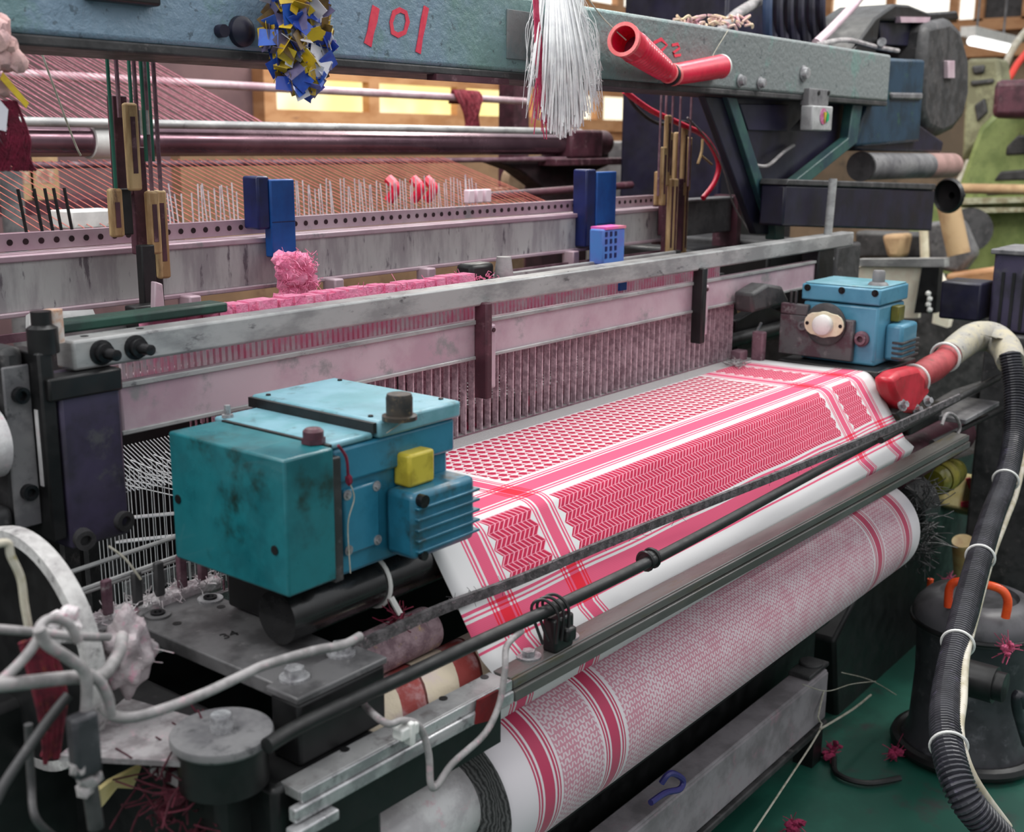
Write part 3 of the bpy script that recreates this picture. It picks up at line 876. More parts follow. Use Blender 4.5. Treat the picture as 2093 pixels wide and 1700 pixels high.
# white cords and bars seen through the gap left of the gearbox
mb = MB()
mb.box((-.17, .47, .815), (.12, .476, .84)).box((-.17, .50, .78), (.12, .506, .786))
solo('lower_heald_bar', mb, M_steel, 'pale horizontal bars low behind the dark post and the teal gearbox', 'bar')
mb = MB()
for zz, yy in ((.925, .44), (.885, .46)):
    mb.bar((-.17, yy + .03, zz + .012), (.10, yy - .05, zz - .012), .014, .0015)
solo('white_lease_tape', mb, M_yarn, 'white tapes lying across the hanging cords left of the teal gearbox', 'tape')

# pink lint ledge behind the cap
t = thing('lint_ledge', 'bright pink lint piled in a long fringe behind the aluminium cap', 'lint', (.6, .43, 1.14))
mb = MB()
n = 110
for k in range(n):
    x = -.12 + k * .0142
    h_ = (1.226 if x < .55 else 1.205) + random.uniform(-.002, .003)
    mb.box((x - .011, .425 + random.uniform(-.004, .004), 1.155), (x + .011, .455, h_))
lo = put('lint_mass', mb, M_lint, t); lo['kind'] = 'stuff'
mb = MB(); mb.fuzz(lambda: V((random.uniform(-.12, .62), random.uniform(.42, .45), random.uniform(1.19, 1.222))), 900, .014, .0006)
lo = put('lint_fibres', mb, M_lint, t); lo['kind'] = 'stuff'
mb = MB()
for k in range(150):
    x = -.2 + k * .0109; z = 1.155
    mb.box((x, .398, 1.135), (x + .006, .404, 1.185 + random.uniform(-.01, .01)))
solo('fringe_strip', mb, mat('white_pink_fringe', (246, 226, 232), (250, 176, 202), rough=.9, scale=24), 'pale ragged fringe seen in the slit between the cap bar and the side rail', 'fringe', kind='stuff', flat=True)

# ================================================================== STREAKED HARNESS BEAM
def harness(name, lbl, x0, x1, y, z0, z1, m1):
    t = thing(name, lbl, 'beam', ((x0 + x1) / 2, y, z0))
    mb = MB(); mb.box((x0, y, z0), (x1, y + .03, z1)); put('web', mb, m1, t, bev=.003)
    mb = MB(); mb.box((x0, y - .006, z1 - .004), (x1, y + .034, z1 + .006)).box((x0, y - .008, z0 - .006), (x1, y + .03, z0 + .002)); put('flange', mb, M_alu_pink, t, bev=.002)
    return t


t = harness('harness_beam', 'broad grey streaked steel beam crossing behind the pink lint', -.5, 1.715, .72, 1.205, 1.285, M_frame)
mb = MB(); mb.box((-.5, .735, 1.296), (1.70, .742, 1.322)); hs = put('hole_strip', mb, M_alu_pink, t, label='pinkish strip pierced with a row of round holes')
mb = MB()
for k in range(74):
    x = -.18 + k * .0255
    mb.cyl((x, .7352, 1.309), (x, .7338, 1.309), .0048, n=10)
put('holes', mb, M_dark, hs)
mb = MB(); mb.box((1.69, .70, 1.19), (1.715, .75, 1.30)); put('end_plate', mb, M_maroon, t)
for k, px in enumerate((395, 690, 880, 1175)):
    q = W(px, 580 - (px - 395) * .075, y=.69)
    mb = MB(); mb.box((q.x - .012, .685, 1.165), (q.x + .012, .72, 1.205)); put('hanger', mb, M_alu_pink, t, bev=.003)
mb = MB(); mb.box((1.75, .72, 1.205), (2.085, .76, 1.30)); mb.box((1.745, .715, 1.296), (2.09, .765, 1.306)); solo('beam_end_block', mb, M_grey, 'short grey block standing beyond the rod cluster in line with the streaked beam', 'block', bev=.003)
mb = MB(); mb.box((2.085, .70, 1.15), (2.11, .78, 1.31)); solo('maroon_plate', mb, M_maroon, 'narrow maroon plate upright at the right end of the grey block', 'plate')
mb = MB(); mb.box((-.3, .70, 1.165), (1.69, .706, 1.178)); mb.box((-.3, .69, 1.145), (1.69, .70, 1.152)); solo('lower_guide_strip', mb, M_dirtpink, 'thin mauve strips running just under the streaked beam', 'strip')
for k, (px, py) in enumerate(((985, 575),)):
    q = W(px, py, y=.5)
    t = thing('latch', 'black latch with a grey cap poking above the aluminium cap bar at mid-width', 'latch', q)
    mb = MB(); mb.box((q.x - .055, .48, 1.19), (q.x + .015, .52, 1.235)); put('block', mb, M_black, t, bev=.008)
    mb = MB(); mb.cyl((q.x + .03, .47, 1.2), (q.x + .03, .47, 1.245), .02, .014, n=18); put('cap', mb, M_alu, t)

# blue sensors
def sensor(px0, px1, pyt, pyb, lbl, y=.685):
    a = W(px0, pyt, y=y); b = W(px1, pyb, y=y)
    t = thing('blue_sensor', lbl, 'sensor', ((a.x + b.x) / 2, y, b.z), 'blue plastic sensors on the streaked beam')
    w = b.x - a.x
    mb = MB(); mb.box((a.x + w * .38, y, b.z), (b.x, y + .02, a.z)); body = put('face', mb, M_blue, t, bev=.003)
    zc = a.z - (a.z - b.z) * .55
    mb = MB(); mb.box((a.x + w * .10, y + .004, b.z + .05), (a.x + w * .40, y + .045, a.z + .006)); put('dark_side', mb, M_bluedk, t, bev=.004)
    mb = MB(); mb.box((a.x + w * .40, y - .0012, zc), (b.x - .002, y + .002, zc + .0015)); put('groove', mb, M_bluedk, body)
    return t


t = sensor(520, 607, 368, 522, 'blue plastic sensor on the streaked beam, left one, with pink lint below it')
t = sensor(1196, 1256, 352, 540, 'blue plastic sensor on the streaked beam, right one, above the slotted block')
q = W(598, 574, y=.66); q.z -= .004
t = thing('lint_clump', 'thick fuzzy pink lint clump stuck under the left blue sensor', 'lint', (q.x, .655, q.z - .05))
mb = MB()
for k in range(46):
    mb.ball((q.x + random.uniform(-.032, .032), .655 + random.uniform(-.01, .01), q.z + random.uniform(-.045, .045)), random.uniform(.012, .018), (1, .8, 1), 2, .18)
lo = put('mass', mb, M_lint, t)
mb = MB(); mb.fuzz(lambda: V((q.x + random.uniform(-.04, .04), .64 + random.uniform(-.01, .01), q.z + random.uniform(-.055, .055))), 500, .013, .0006)
lo = put('fibres', mb, M_lint, t); lo['kind'] = 'stuff'
q = W(1256, 500, y=.60)
t = thing('slotted_block', 'light blue slotted plastic block below the right blue sensor, pink on top', 'block', (q.x, .60, q.z - .045))
mb = MB(); mb.box((q.x - .048, .60, q.z - .045), (q.x + .045, .64, q.z + .038)); sb = put('body', mb, M_bluelt, t, bev=.004)
for i in range(3):
    for j in range(4):
        xx = q.x - .036 + i * .02; zz = q.z - .03 + j * .017
        mb = MB(); mb.box((xx - .004, .5985, zz), (xx + .004, .602, zz + .011)); put('slot', mb, M_bluedk, sb)
mb = MB(); mb.box((q.x - .04, .598, q.z + .037), (q.x + .046, .642, q.z + .043)); put('pink_top', mb, mat('magenta_dust', (226, 96, 178), (214, 130, 150), rough=.9, scale=30), t)
q = W(1267, 590, y=.40); mb = MB(); mb.box((q.x - .012, .392, 1.158), (q.x + .014, .397, 1.183)); solo('blue_chip', mb, M_blue, 'small blue plastic chip in the slit under the cap bar', 'chip')

# ================================================================== WHIP ROLLERS, DROP WIRES, COLOURED WARP
t = thing('whip_roller', 'polished horizontal steel roller behind the harness with a white sleeve at left', 'roller', (1.4, 1.6, 1.41))
mb = MB(); mb.cyl((-.4, 1.6, 1.455), (2.62, 1.6, 1.448), .036, n=28); put('roller', mb, mat('dark_polished_roller', (126, 98, 108), (104, 78, 88), rough=.22, metal=.7, scale=4), t)
mb = MB(); mb.cyl((-.4, 1.56, 1.495), (2.5, 1.56, 1.493), .011, n=14); put('upper_rod', mb, M_alu, t)
mb = MB(); a = W(178, 285, y=1.6); b = W(228, 285, y=1.6); mb.cyl((a.x, 1.6, 1.455), (b.x + .02, 1.6, 1.455), .043, n=28); put('sleeve', mb, M_white, t)
mb = MB(); mb.cyl((-.4, 1.57, 1.40), (2.5, 1.57, 1.398), .008, n=12); put('lower_rod', mb, M_dirtpink, t)
mb = MB(); mb.box((2.42, 1.54, 1.40), (2.62, 1.68, 1.50)); mb.cyl((2.62, 1.6, 1.455), (2.72, 1.6, 1.455), .045, n=24); put('bearing', mb, M_maroon, t, bev=.01)
t = thing('roller_bracket', 'dark maroon cast bracket under the right end of the steel roller', 'bracket', (2.4, 1.62, 1.0))
mb = MB(); mb.prism([(2.05, 1.6, 1.395), (2.75, 1.6, 1.42), (2.75, 1.6, 1.37), (2.62, 1.6, 1.34), (2.6, 1.6, 0), (2.35, 1.6, 0), (2.33, 1.6, 1.3), (2.2, 1.6, 1.36)], (0, .08, 0)); put('casting', mb, M_dark, t, bev=.006)
mb = MB(); mb.box((2.3, 1.52, 1.375), (2.78, 1.62, 1.40)); put('ledge', mb, M_maroon, t, bev=.004)
mb = MB(); mb.cyl((-.2, 2.2, 1.632), (3.0, 2.2, 1.622), .014, n=14); solo('lease_rod', mb, mat('pink_grey_tube', (206, 182, 188), (180, 146, 156), rough=.45, scale=12, metal=.2), 'slim pinkish tube crossing behind the hanging rods below the blue-green beam', 'rod')
q = W(957, 195, y=2.18)
t = thing('yarn_bundle', 'bundle of crimson yarn looped over the slim tube in front of the windows', 'yarn', (q.x, 2.2, q.z - .2))
for k in range(34):
    x = q.x + random.uniform(-.07, .08); xb = q.x + .01 + random.uniform(-.035, .045)
    mb = MB()
mb = MB()
for k in range(60):
    x = q.x + random.uniform(-.075, .08); xb = q.x + .015 + random.uniform(-.035, .04); y = 2.18 + random.uniform(-.012, .0)
    mb.tube([(x, 2.22, 1.60), (x, 2.2, 1.652), (x, y, 1.615), (xb, y, 1.52), (xb, y, 1.44)], .004, n=4, k=3)
lo = put('strands', mb, mat('crimson_yarn', (150, 60, 72), (110, 36, 48), rough=.9, scale=60), t); lo['kind'] = 'stuff'
mb = MB(); a = W(1052, 170, y=2.25); mb.box((a.x - .02, 2.24, 0), (a.x + .09, 2.32, 1.75)); solo('maroon_post', mb, M_maroon, 'dark maroon upright post in front of the far windows left of the white hank', 'post')

mb = MB()
for k in range(66):                                               # upper sheet comes down towards the roller
    x = -.3 + k * .0215
    mb.thread((x + .05 + random.uniform(-.01, .01), 2.5, 1.80), (x, 1.6, 1.492), .0011)
    if k % 2: mb.thread((x - .3, 2.05, 1.78), (x, 1.6, 1.49), .0008)
solo('upper_warp_sheet', mb, M_warp, 'sheet of rose coloured warp threads slanting down to the steel roller', 'threads', kind='stuff')
mb = MB()
for k in range(72):
    x = .12 + k * .023 + random.uniform(-.004, .004)
    mb.thread((x, 1.57, 1.41), (x, 1.15, 1.285), .0010)
solo('lower_warp_sheet', mb, M_warpor, 'sheet of orange-red warp threads slanting from the roller to the drop wires', 'threads', kind='stuff')
t = thing('drop_wire_rail', 'mauve bar carrying a row of thin steel drop wires in front of the warp', 'rail', (.9, 1.12, 1.25))
mb = MB(); mb.box((-.1, 1.10, 1.262), (2.3, 1.14, 1.29)); put('bar', mb, M_dirtpink, t, bev=.003)
mb = MB(); mb.box((-.1, 1.05, 1.245), (2.2, 1.055, 1.262)); put('front_strip', mb, M_alu_pink, t)
for k in range(84):
    x = .40 + k * .0118 + random.uniform(-.003, .003)
    if 3 < k % 12 < 5: continue
    tilt = random.uniform(-.006, .006)
    mb = MB(); mb.bar((x, 1.11, 1.285), (x + tilt, 1.115, 1.35 + random.uniform(0, .024)), .0030, .0012, (0, 1, 0)); put('drop_wire', mb, mat('pale_drop_wire', (206, 196, 200), (176, 160, 168), rough=.4, scale=60) if 'pale_drop_wire' not in bpy.data.materials else bpy.data.materials['pale_drop_wire'], t)
for k, px in enumerate((35, 68, 90, 108, 130)):
    a = W(px, 370, y=1.1); mb = MB(); mb.cyl((a.x + .012, 1.1, 1.27), (a.x, 1.1, 1.37), .003, n=6); put('dark_drop_wire', mb, M_black, t)
for k, (px, c_) in enumerate(((350 + 700 - 700, 0),)): pass
for k in range(3):
    q = W(962 + k * 17, 393, y=1.08)
    mb = MB(); mb.box((q.x - .012, 1.075, 1.30), (q.x + .012, 1.095, 1.335)); put('white_clip', mb, mat('pale_pink_clip', (220, 196, 206), rough=.5) if k == 0 else bpy.data.materials['pale_pink_clip'], t, bev=.003)
for k, px in enumerate((818, 868, 895)):
    q = W(px, 386, y=1.12); mb = MB(); mb.tube([(q.x, 1.16, q.z - .03), (q.x + .005, 1.14, q.z), (q.x - .002, 1.16, q.z + .025)], .013, n=7)
    solo('red_yarn_tuft', mb, M_red, ('bright red yarn tuft behind the drop wires, leftmost of three', 'bright red yarn tuft behind the drop wires, middle of three', 'bright red yarn tuft behind the drop wires, rightmost of three')[k], 'yarn', 'red yarn tufts behind the drop wires')
# white box and cartons at far left
q = W(190, 425, y=1.2); mb = MB(); mb.box((q.x - .06, 1.18, 1.285), (q.x + .05, 1.26, 1.32)); solo('white_box', mb, M_white, 'flat white box lying behind the holed strip at the left edge', 'box', bev=.003)
for k, px in enumerate((80, 132)):
    q = W(px, 362, y=2.9)
    t = thing('carton', ('brown cardboard carton far left behind the rollers, left one of two', 'brown cardboard carton far left behind the rollers, right one of two')[k], 'box', (q.x, 3.0, 0), 'cartons at the far left')
    mb = MB(); mb.box((q.x - .075, 3.0, 1.24), (q.x + .04, 3.15, 1.42)); put('box', mb, M_card, t, bev=.004)
    mb = MB(); mb.box((q.x - .05, 2.9985, 1.30), (q.x + .02, 3.0, 1.36)); put('printed_panel', mb, mat('faded_print_panel', (196, 176, 150), (150, 110, 100), rough=.9, scale=30), t)
mb = MB(); q = W(100, 420, y=2.9); mb.box((q.x - .6, 2.98, 1.19), (q.x + .5, 3.4, 1.24)); mb.box((q.x - .55, 3.0, 0), (q.x - .5, 3.05, 1.19)); mb.box((q.x + .42, 3.0, 0), (q.x + .47, 3.05, 1.19)); solo('bench', mb, M_maroon, 'dark bench carrying the two brown cartons at far left', 'bench')
mb = MB(); q = W(22, 370, y=2.6); mb.cyl((q.x, 2.6, 0), (q.x, 2.6, 1.47), .035, n=16); solo('grey_pole', mb, M_grey, 'grey pole at the far left edge beside the cartons', 'pole')
# brown cast ends behind the drop wires and the tan partition
mb = MB(); mb.box((1.75, 2.9, 0), (4.2, 2.96, 1.40)); solo('tan_partition', mb, mat('tan_board', (146, 116, 88), (128, 100, 76), (120, 90, 70), rough=.85, scale=3), 'low tan board partition standing behind the warp threads', 'partition')
for k, px in enumerate((1057, 1180)):
    q = W(px, 372, y=1.9)
    mb = MB(); mb.cyl((q.x, 1.9, q.z), (q.x, 1.94, q.z), .055, n=28); mb.box((q.x - .12, 1.9, 0), (q.x + .05, 1.94, q.z - .02)); solo('tan_bracket', mb, mat('tan_bracket_paint', (156, 130, 104), (136, 110, 86), rough=.7) if k == 0 else bpy.data.materials['tan_bracket_paint'], ('rounded tan bracket behind the white clips', 'rounded tan bracket beside the right blue sensor')[k], 'bracket', bev=.004)
q = W(1310, 370, y=2.4); mb = MB(); mb.box((q.x - .12, 2.4, 0), (q.x + .14, 2.7, 1.46)); solo('grey_cabinet', mb, M_grey, 'plain grey cabinet standing behind the right rod cluster', 'cabinet', bev=.01)
a = W(1120, 385, y=1.25); b = W(1290, 378, y=1.25); mb = MB(); mb.cyl((1.55, 1.25, a.z - .015), b, .012, n=14); solo('mauve_shaft', mb, M_maroon, 'thin maroon shaft behind the right blue sensor', 'shaft')

# ================================================================== HANGING HARNESS RODS
def rod_cluster(px0, pxs, y, pins, lbl, ztop=1.6):
    t = thing('harness_rods', lbl, 'harness rods', (W(px0, 480, y=y).x, y, 1.15), 'clusters of harness rods')
    for i, (px, pya, pyb, kind) in enumerate(pins):
        yy = y + (i % 3) * .022
        a = W(px, pya, y=yy); b = W(px, pyb, y=yy)
        b.x = a.x
        if kind == 'g':
            mb = MB(); mb.cyl((a.x, yy, ztop), b, .0028, n=8); put('cable', mb, mat('green_coated_cable', (30, 96, 78), rough=.4) if 'green_coated_cable' not in bpy.data.materials else bpy.data.materials['green_coated_cable'], t)
        elif kind == 's':
            mb = MB(); mb.cyl((a.x, yy, ztop), b, .0032, n=8); put('cable', mb, M_dirtpink, t)
        elif kind == 'w':
            mb = MB(); mb.box((a.x - .011, yy - .006, b.z), (a.x + .011, yy + .006, a.z)); wd = put('wooden_end', mb, M_brass, t, bev=.004)
            mb = MB(); mb.box((a.x - .004, yy - .0068, b.z + (a.z - b.z) * .2), (a.x + .004, yy - .0055, a.z - .02)); put('slot', mb, M_maroon, wd)
        elif kind == 'd':
            mb = MB(); mb.box((a.x - .013, yy - .008, b.z), (a.x + .013, yy + .008, a.z)); put('dark_bar', mb, M_maroon, t, bev=.002)
        elif kind == 'c':
            mb = MB(); mb.cyl(a, b, .009, n=14); put('turnbuckle', mb, M_steel, t)
        elif kind == 'k':
            mb = MB(); mb.box((a.x - .012, yy - .008, b.z), (a.x + .012, yy + .008, a.z)); put('black_foot', mb, M_black, t, bev=.002)
    return t


rod_cluster(280, None, .62, [
    (218, 110, 400, 'g'), (236, 110, 240, 's'), (238, 195, 400, 'd'), (233, 385, 485, 'w'), (248, 385, 480, 'k'),
    (262, 110, 300, 'g'), (264, 210, 390, 'w'), (272, 110, 300, 's'), (276, 300, 520, 'd'), (286, 110, 330, 'g'), (291, 225, 275, 'c'),
    (300, 110, 330, 'g'), (312, 110, 390, 's'), (303, 265, 400, 's'), (296, 388, 510, 'w'), (309, 390, 520, 'w'), (324, 388, 570, 'w'), (311, 500, 640, 'k'), (296, 500, 630, 'k')],
    'left cluster of hanging cables and worn wooden rod ends in front of the rollers')
rod_cluster(1380, None, .66, [
    (1352, 195, 400, 's'), (1345, 350, 420, 'w'), (1362, 200, 420, 's'), (1366, 235, 380, 'w'), (1376, 195, 430, 's'), (1384, 270, 400, 'w'),
    (1392, 195, 430, 's'), (1400, 260, 400, 'w'), (1358, 365, 480, 'd'), (1372, 365, 540, 'w'), (1388, 365, 530, 'd'), (1402, 365, 540, 'w'), (1412, 240, 380, 's'), (1369, 270, 380, 'w'), (1408, 280, 390, 'w'), (1380, 365, 545, 'w'), (1365, 372, 545, 'd'), (1395, 368, 548, 'w'), (1357, 300, 420, 'w')],
    'right cluster of hanging rods with worn wooden ends left of the navy brackets')
q = W(325, 620, y=.55)
mb = MB(); mb.prism([(q.x - .012, .55, 1.17), (q.x + .012, .55, 1.17), (q.x + .009, .55, 1.25), (q.x - .004, .55, 1.255)], (0, .012, 0)); solo('white_latch', mb, M_alu_pink, 'small pale latch standing at the foot of the left rod cluster', 'latch', bev=.002)
q = W(300, 625, y=.60); mb = MB(); mb.box((q.x - .03, .585, 1.12), (q.x + .02, .615, 1.215)); solo('stop_block', mb, M_black, 'black block at the foot of the left rod cluster behind the cap bar', 'block', bev=.003)

# ================================================================== OVERHEAD BEAM
t = thing('overhead_beam', 'massive blue-green painted beam across the top, marked 101 in red', 'beam', (1.0, .5, 1.575))
mb = MB(); mb.box((-1.1, .45, 1.585), (2.545, .60, 1.722)); bm_ = put('box_section', mb, M_beam, t, bev=.008)
mb = MB(); mb.box((-1.1, .452, 1.572), (2.545, .60, 1.586)); put('bottom_flange', mb, M_dgrey, t, bev=.003)
mb = MB(); a = W(1036, 18, y=.449); b = W(1095, 125, y=.449); mb.box((a.x, .447, b.z), (b.x + .03, .451, a.z)); put('welded_plate', mb, mat('grey_worn_paint', (122, 124, 124), (104, 118, 120), rough=.5, scale=14, bump=.5), bm_, bev=.001)


def stroke(mb, pts, w, y=.4485):
    P = [W(px, py, y=y) for px, py in pts]
    n = len(P); closed = (P[0] - P[-1]).length < 1e-4
    L = []; Rr = []
    for i in range(n):
        a = P[(i - 1) % (n - 1)] if closed else P[max(i - 1, 0)]
        b = P[(i + 1) % (n - 1)] if closed else P[min(i + 1, n - 1)]
        d = (b - a).normalized(); sd = V((0, 1, 0)).cross(d).normalized()
        ww = w * (.5 + .06 * math.sin(i * 2.3))
        L.append(P[i] + sd * ww); Rr.append(P[i] - sd * ww)
    for i in range(n - 1):
        mb.prism([L[i], L[i + 1], Rr[i + 1], Rr[i]], (0, .001, 0))


mb = MB()
stroke(mb, [(769, 14), (764, 40), (758, 66), (752, 92)], .016)
stroke(mb, [(818, 20), (806, 26), (800, 46), (803, 66), (814, 72), (828, 66), (834, 44), (830, 26), (818, 20)], .0085)
stroke(mb, [(872, 14), (866, 44), (860, 76), (855, 108)], .0125)
put('painted_number', mb, M_redpaint, bm_, label='number 101 painted in red')
mb = MB()
stroke(mb, [(1336, 88), (1352, 80), (1364, 92), (1352, 104)], .007); stroke(mb, [(1374, 92), (1386, 90), (1390, 98), (1376, 108), (1380, 114), (1392, 112)], .006)
put('painted_mark', mb, M_redpaint, bm_)
for px, py, r_ in ((1512, 165, .012), (1553, 170, .012), (1642, 150, .016)):
    q = W(px, py, y=.449)
    mb = MB(); mb.lathe([(0, 0), (r_ * 1.3, 0), (r_ * 1.3, .003), (r_, .004), (r_ * .9, .014), (0, .016)], q, (0, -1, 0), 20); put('bolt', mb, M_bolt, t)
q = W(482, 64, y=.45)
mb = MB(); mb.lathe([(0, 0), (.022, 0), (.021, .008), (.012, .016), (0, .019)], (q.x + .008, .45, q.z), (0, -1, 0), 24); mb.cyl((q.x - .03, .45, q.z - .002), (q.x - .03, .437, q.z - .002), .009, n=14); put('knob', mb, M_navy, t)
for px in (700, 860, 1030): pass
a = W(205, -8, y=.44); mb = MB(); mb.box((a.x - .02, .43, a.z - .006), (a.x + .085, .452, a.z + .05)); put('cable_clip', mb, M_black, t, bev=.004)
q = W(905, 160, y=.46); mb = MB(); mb.box((q.x - .03, .448, 1.563), (q.x + .17, .47, 1.573)); put('clip_strip', mb, M_maroon, t)

# scrap tassel
q = W(611, 0, y=.40)
t = thing('plastic_scrap_tassel', 'tassel of blue, yellow and white plastic scraps hanging on the beam', 'tassel', (q.x, .42, q.z - .13))
sc_m = [mat('scrap_blue', (26, 62, 170), (40, 96, 200), rough=.4, coat=.3), mat('scrap_yellow', (216, 186, 40), (186, 150, 30), rough=.4, coat=.3), mat('scrap_white', (222, 220, 228), rough=.4, coat=.3), mat('scrap_grey_violet', (120, 112, 150), (90, 86, 120), rough=.4, coat=.3), mat('scrap_brown', (120, 92, 40), (84, 64, 36), rough=.4, coat=.2)]
nm = ['blue', 'yellow', 'white', 'violet', 'brown']
for mi in range(5):
    mb = MB()
    for k in range(62 if mi < 3 else 40):
        a = random.uniform(0, 2 * PI); hh = random.uniform(0, 1)
        rad = (.060 * math.sqrt(max(0.05, 1 - (hh - .45) ** 2 * 2.6))) * random.uniform(.5, 1.0)
        c = V((q.x + rad * math.cos(a), .412 + .5 * rad * math.sin(a) - .01, q.z + .04 - hh * .165))
        s_ = random.uniform(.009, .02)
        u = V((random.gauss(0, 1), random.gauss(0, .5), random.gauss(0, 1))).normalized(); w_ = V((random.gauss(0, 1), random.gauss(0, .5), random.gauss(0, 1))); w_ = (w_ - u * w_.dot(u)).normalized()
        P = [c + u * s_ + w_ * s_ * .5, c - u * s_ * .2 + w_ * s_, c - u * s_ - w_ * s_ * .5, c + u * s_ * .4 - w_ * s_]
        mb.prism(P, u.cross(w_) * .0006)
    lo = put('%s_scraps' % nm[mi], mb, sc_m[mi], t, flat=True); lo['kind'] = 'stuff'
mb = MB(); mb.prism([W(600, 95, y=.40), W(610, 95, y=.40), W(605, 148, y=.40), W(598, 145, y=.40)], (0, .0008, 0)); put('yellow_strip', mb, sc_m[1], t)
mb = MB(); mb.prism([W(636, 75, y=.405), W(650, 80, y=.405), W(650, 125, y=.405), W(642, 126, y=.405)], (0, .0008, 0)); put('blue_strip', mb, sc_m[0], t)
mb = MB(); mb.thread((q.x, .42, q.z + .2), (q.x, .42, q.z), .002); put('string', mb, M_string, t)

# hank of white yarn
t = thing('white_yarn_hank', 'thick hank of white yarn hanging down over the blue-green beam', 'yarn', W(1150, 285, y=.41))
mb = MB()
for k in range(330):
    u_ = random.gauss(0, .34); u_ = max(-1, min(1, u_))
    a = W(1140 + u_ * 34, -12, y=.42); m1 = W(1148 + u_ * 58, 120, y=.40 + random.uniform(-.02, .015)); b = W(1150 + u_ * 72 + random.uniform(-8, 8), 225 + (1 - abs(u_)) * 50 + random.uniform(-30, 12), y=.41 + random.uniform(-.02, .02))
    mb.tube([a, m1, b], .0016, n=4, k=4)
lo = put('strands', mb, M_yarn, t); lo['kind'] = 'stuff'
mb = MB()
for k in range(110):
    sg = 1 if random.random() < .72 else -1
    a = W(1140 + sg * random.uniform(20, 52), -12, y=.42); m1 = W(1148 + sg * random.uniform(40, 78), random.uniform(60, 170), y=.40); b = W(1150 + sg * random.uniform(50, 84), random.uniform(130, 250), y=.41)
    mb.tube([a, (a + m1) / 2 + V((random.uniform(-.01, .01), 0, 0)), m1, b], .0005, n=3, k=4)
lo = put('loose_strands', mb, M_yarn, t); lo['kind'] = 'stuff'
mb = MB()
for k in range(24):
    mb.tube([W(1092 + random.uniform(-4, 8), -12, y=.405), W(1100 + random.uniform(-6, 10), 120, y=.395), W(1088 + random.uniform(-14, 34), 235 + random.uniform(-20, 50), y=.40)], .0012, n=4, k=4)
lo = put('pink_strands', mb, M_pinkyarn, t); lo['kind'] = 'stuff'


def bobbin(name, a, b, r0, r1, lbl, open_, ribs):
    t = thing(name, lbl, 'yarn tube', (a + b) / 2 - V((0, 0, r0)), 'red yarn tubes on the beam')
    L = (b - a).length; ax = (b - a).normalized()
    pr = []
    n = 72 if ribs else 12
    for i in range(n + 1):
        f = i / n; r = r0 + (r1 - r0) * f
        if ribs and .2 < f < .88: r += .0016 * (1 if (i % 4) < 2 else -1)
        pr.append((r, f * L))
    pr = [(r0 * .80, .004), (r0 * .82, 0), (r0, -.001)] + pr + [(r1 * .8, L + .001), (r1 * .78, L - .004)]
    inner = [(r1 * .78, L * .97), (r0 * .8, .006)]
    mb = MB(); mb.lathe(pr + inner, a, ax, 36, close=True); o = put('tube', mb, M_red, t, ang=50)
    mb = MB(); mb.lathe([(r0 * .8, -.001), (r0 * 1.03, -.001), (r0 * 1.03, .006), (r0 * 1.0, .010), (r0 * .8, .010)], a, ax, 36, close=True); put('rim', mb, M_redlip, t, label='pale red rim')
    mb = MB(); mb.lathe([(0, L * .25), (r0 * .76, L * .25), (r0 * .76, L * .27), (0, L * .27)], a, ax, 24); put('inside', mb, M_redlint, t)
    mb = MB(); mb.lathe([(r1 * .8, L - .008), (r1 * 1.04, L - .008), (r1 * 1.06, L - .004), (r1 * 1.03, L + .001), (r1 * .8, L + .001)] if ribs else [(r0 * .8, .0), (r0 * 1.03, .0), (r0 * 1.05, .004), (r0 * .8, .004)], a, ax, 36, close=True); put('end_rim', mb, M_redlip, t)
    if not ribs:
        mb = MB(); mb.lathe([(r1 * .7, L - .004), (r1 * 1.03, L - .004), (r1 * 1.03, L + .002), (r1 * .7, L + .002)], a, ax, 32, close=True); put('end_ring', mb, M_white, t)
    return t


a = W(1274, 80, y=.385); b = W(1367, 150, y=.425)
bobbin('red_yarn_tube', a, b, .033, .021, 'ribbed red plastic tube tied to the beam, open rim facing the camera', True, True)
a2 = W(1374, 153, y=.43); b2 = W(1474, 136, y=.43)
bobbin('red_yarn_tube', a2, b2, .023, .027, 'smooth red plastic tube tied to the beam, right of the ribbed one', False, False)
mb = MB(); mb.torus(W(1371, 153, y=.427), (b - a).normalized() + V((.6, 0, 0)), .020, .004, 24, 8); solo('black_band', mb, M_rubber, 'black band joining the two red plastic tubes', 'band')
mb = MB(); mb.tube([W(1200, -6, y=.43), W(1235, 40, y=.42), W(1280, 82, y=.395)], .0014, n=5); solo('hanging_string', mb, M_string, 'thin pale string from the beam top into the ribbed red tube', 'string')
mb = MB(); mb.tube([W(1488, 62, y=.45), W(1462, 104, y=.435), W(1456, 118, y=.43)], .0011, n=5); solo('tie_string', mb, M_string, 'thin pale string holding the smooth red tube to the beam', 'string')
mb = MB()
for k in range(26):
    p0 = W(1395 + random.uniform(0, 130), 46 + random.uniform(-4, 10), y=.50); mb.tube([p0, p0 + V((random.uniform(-.03, .03), random.uniform(-.02, .02), random.uniform(0, .02))), p0 + V((random.uniform(-.06, .06), 0, random.uniform(-.004, .01)))], .0035, n=5)
solo('rag_twist', mb, mat('beige_pink_yarn', (214, 190, 160), (206, 160, 170), rough=.9, scale=30), 'twist of beige and pink waste yarn lying on top of the beam', 'yarn', kind='stuff')

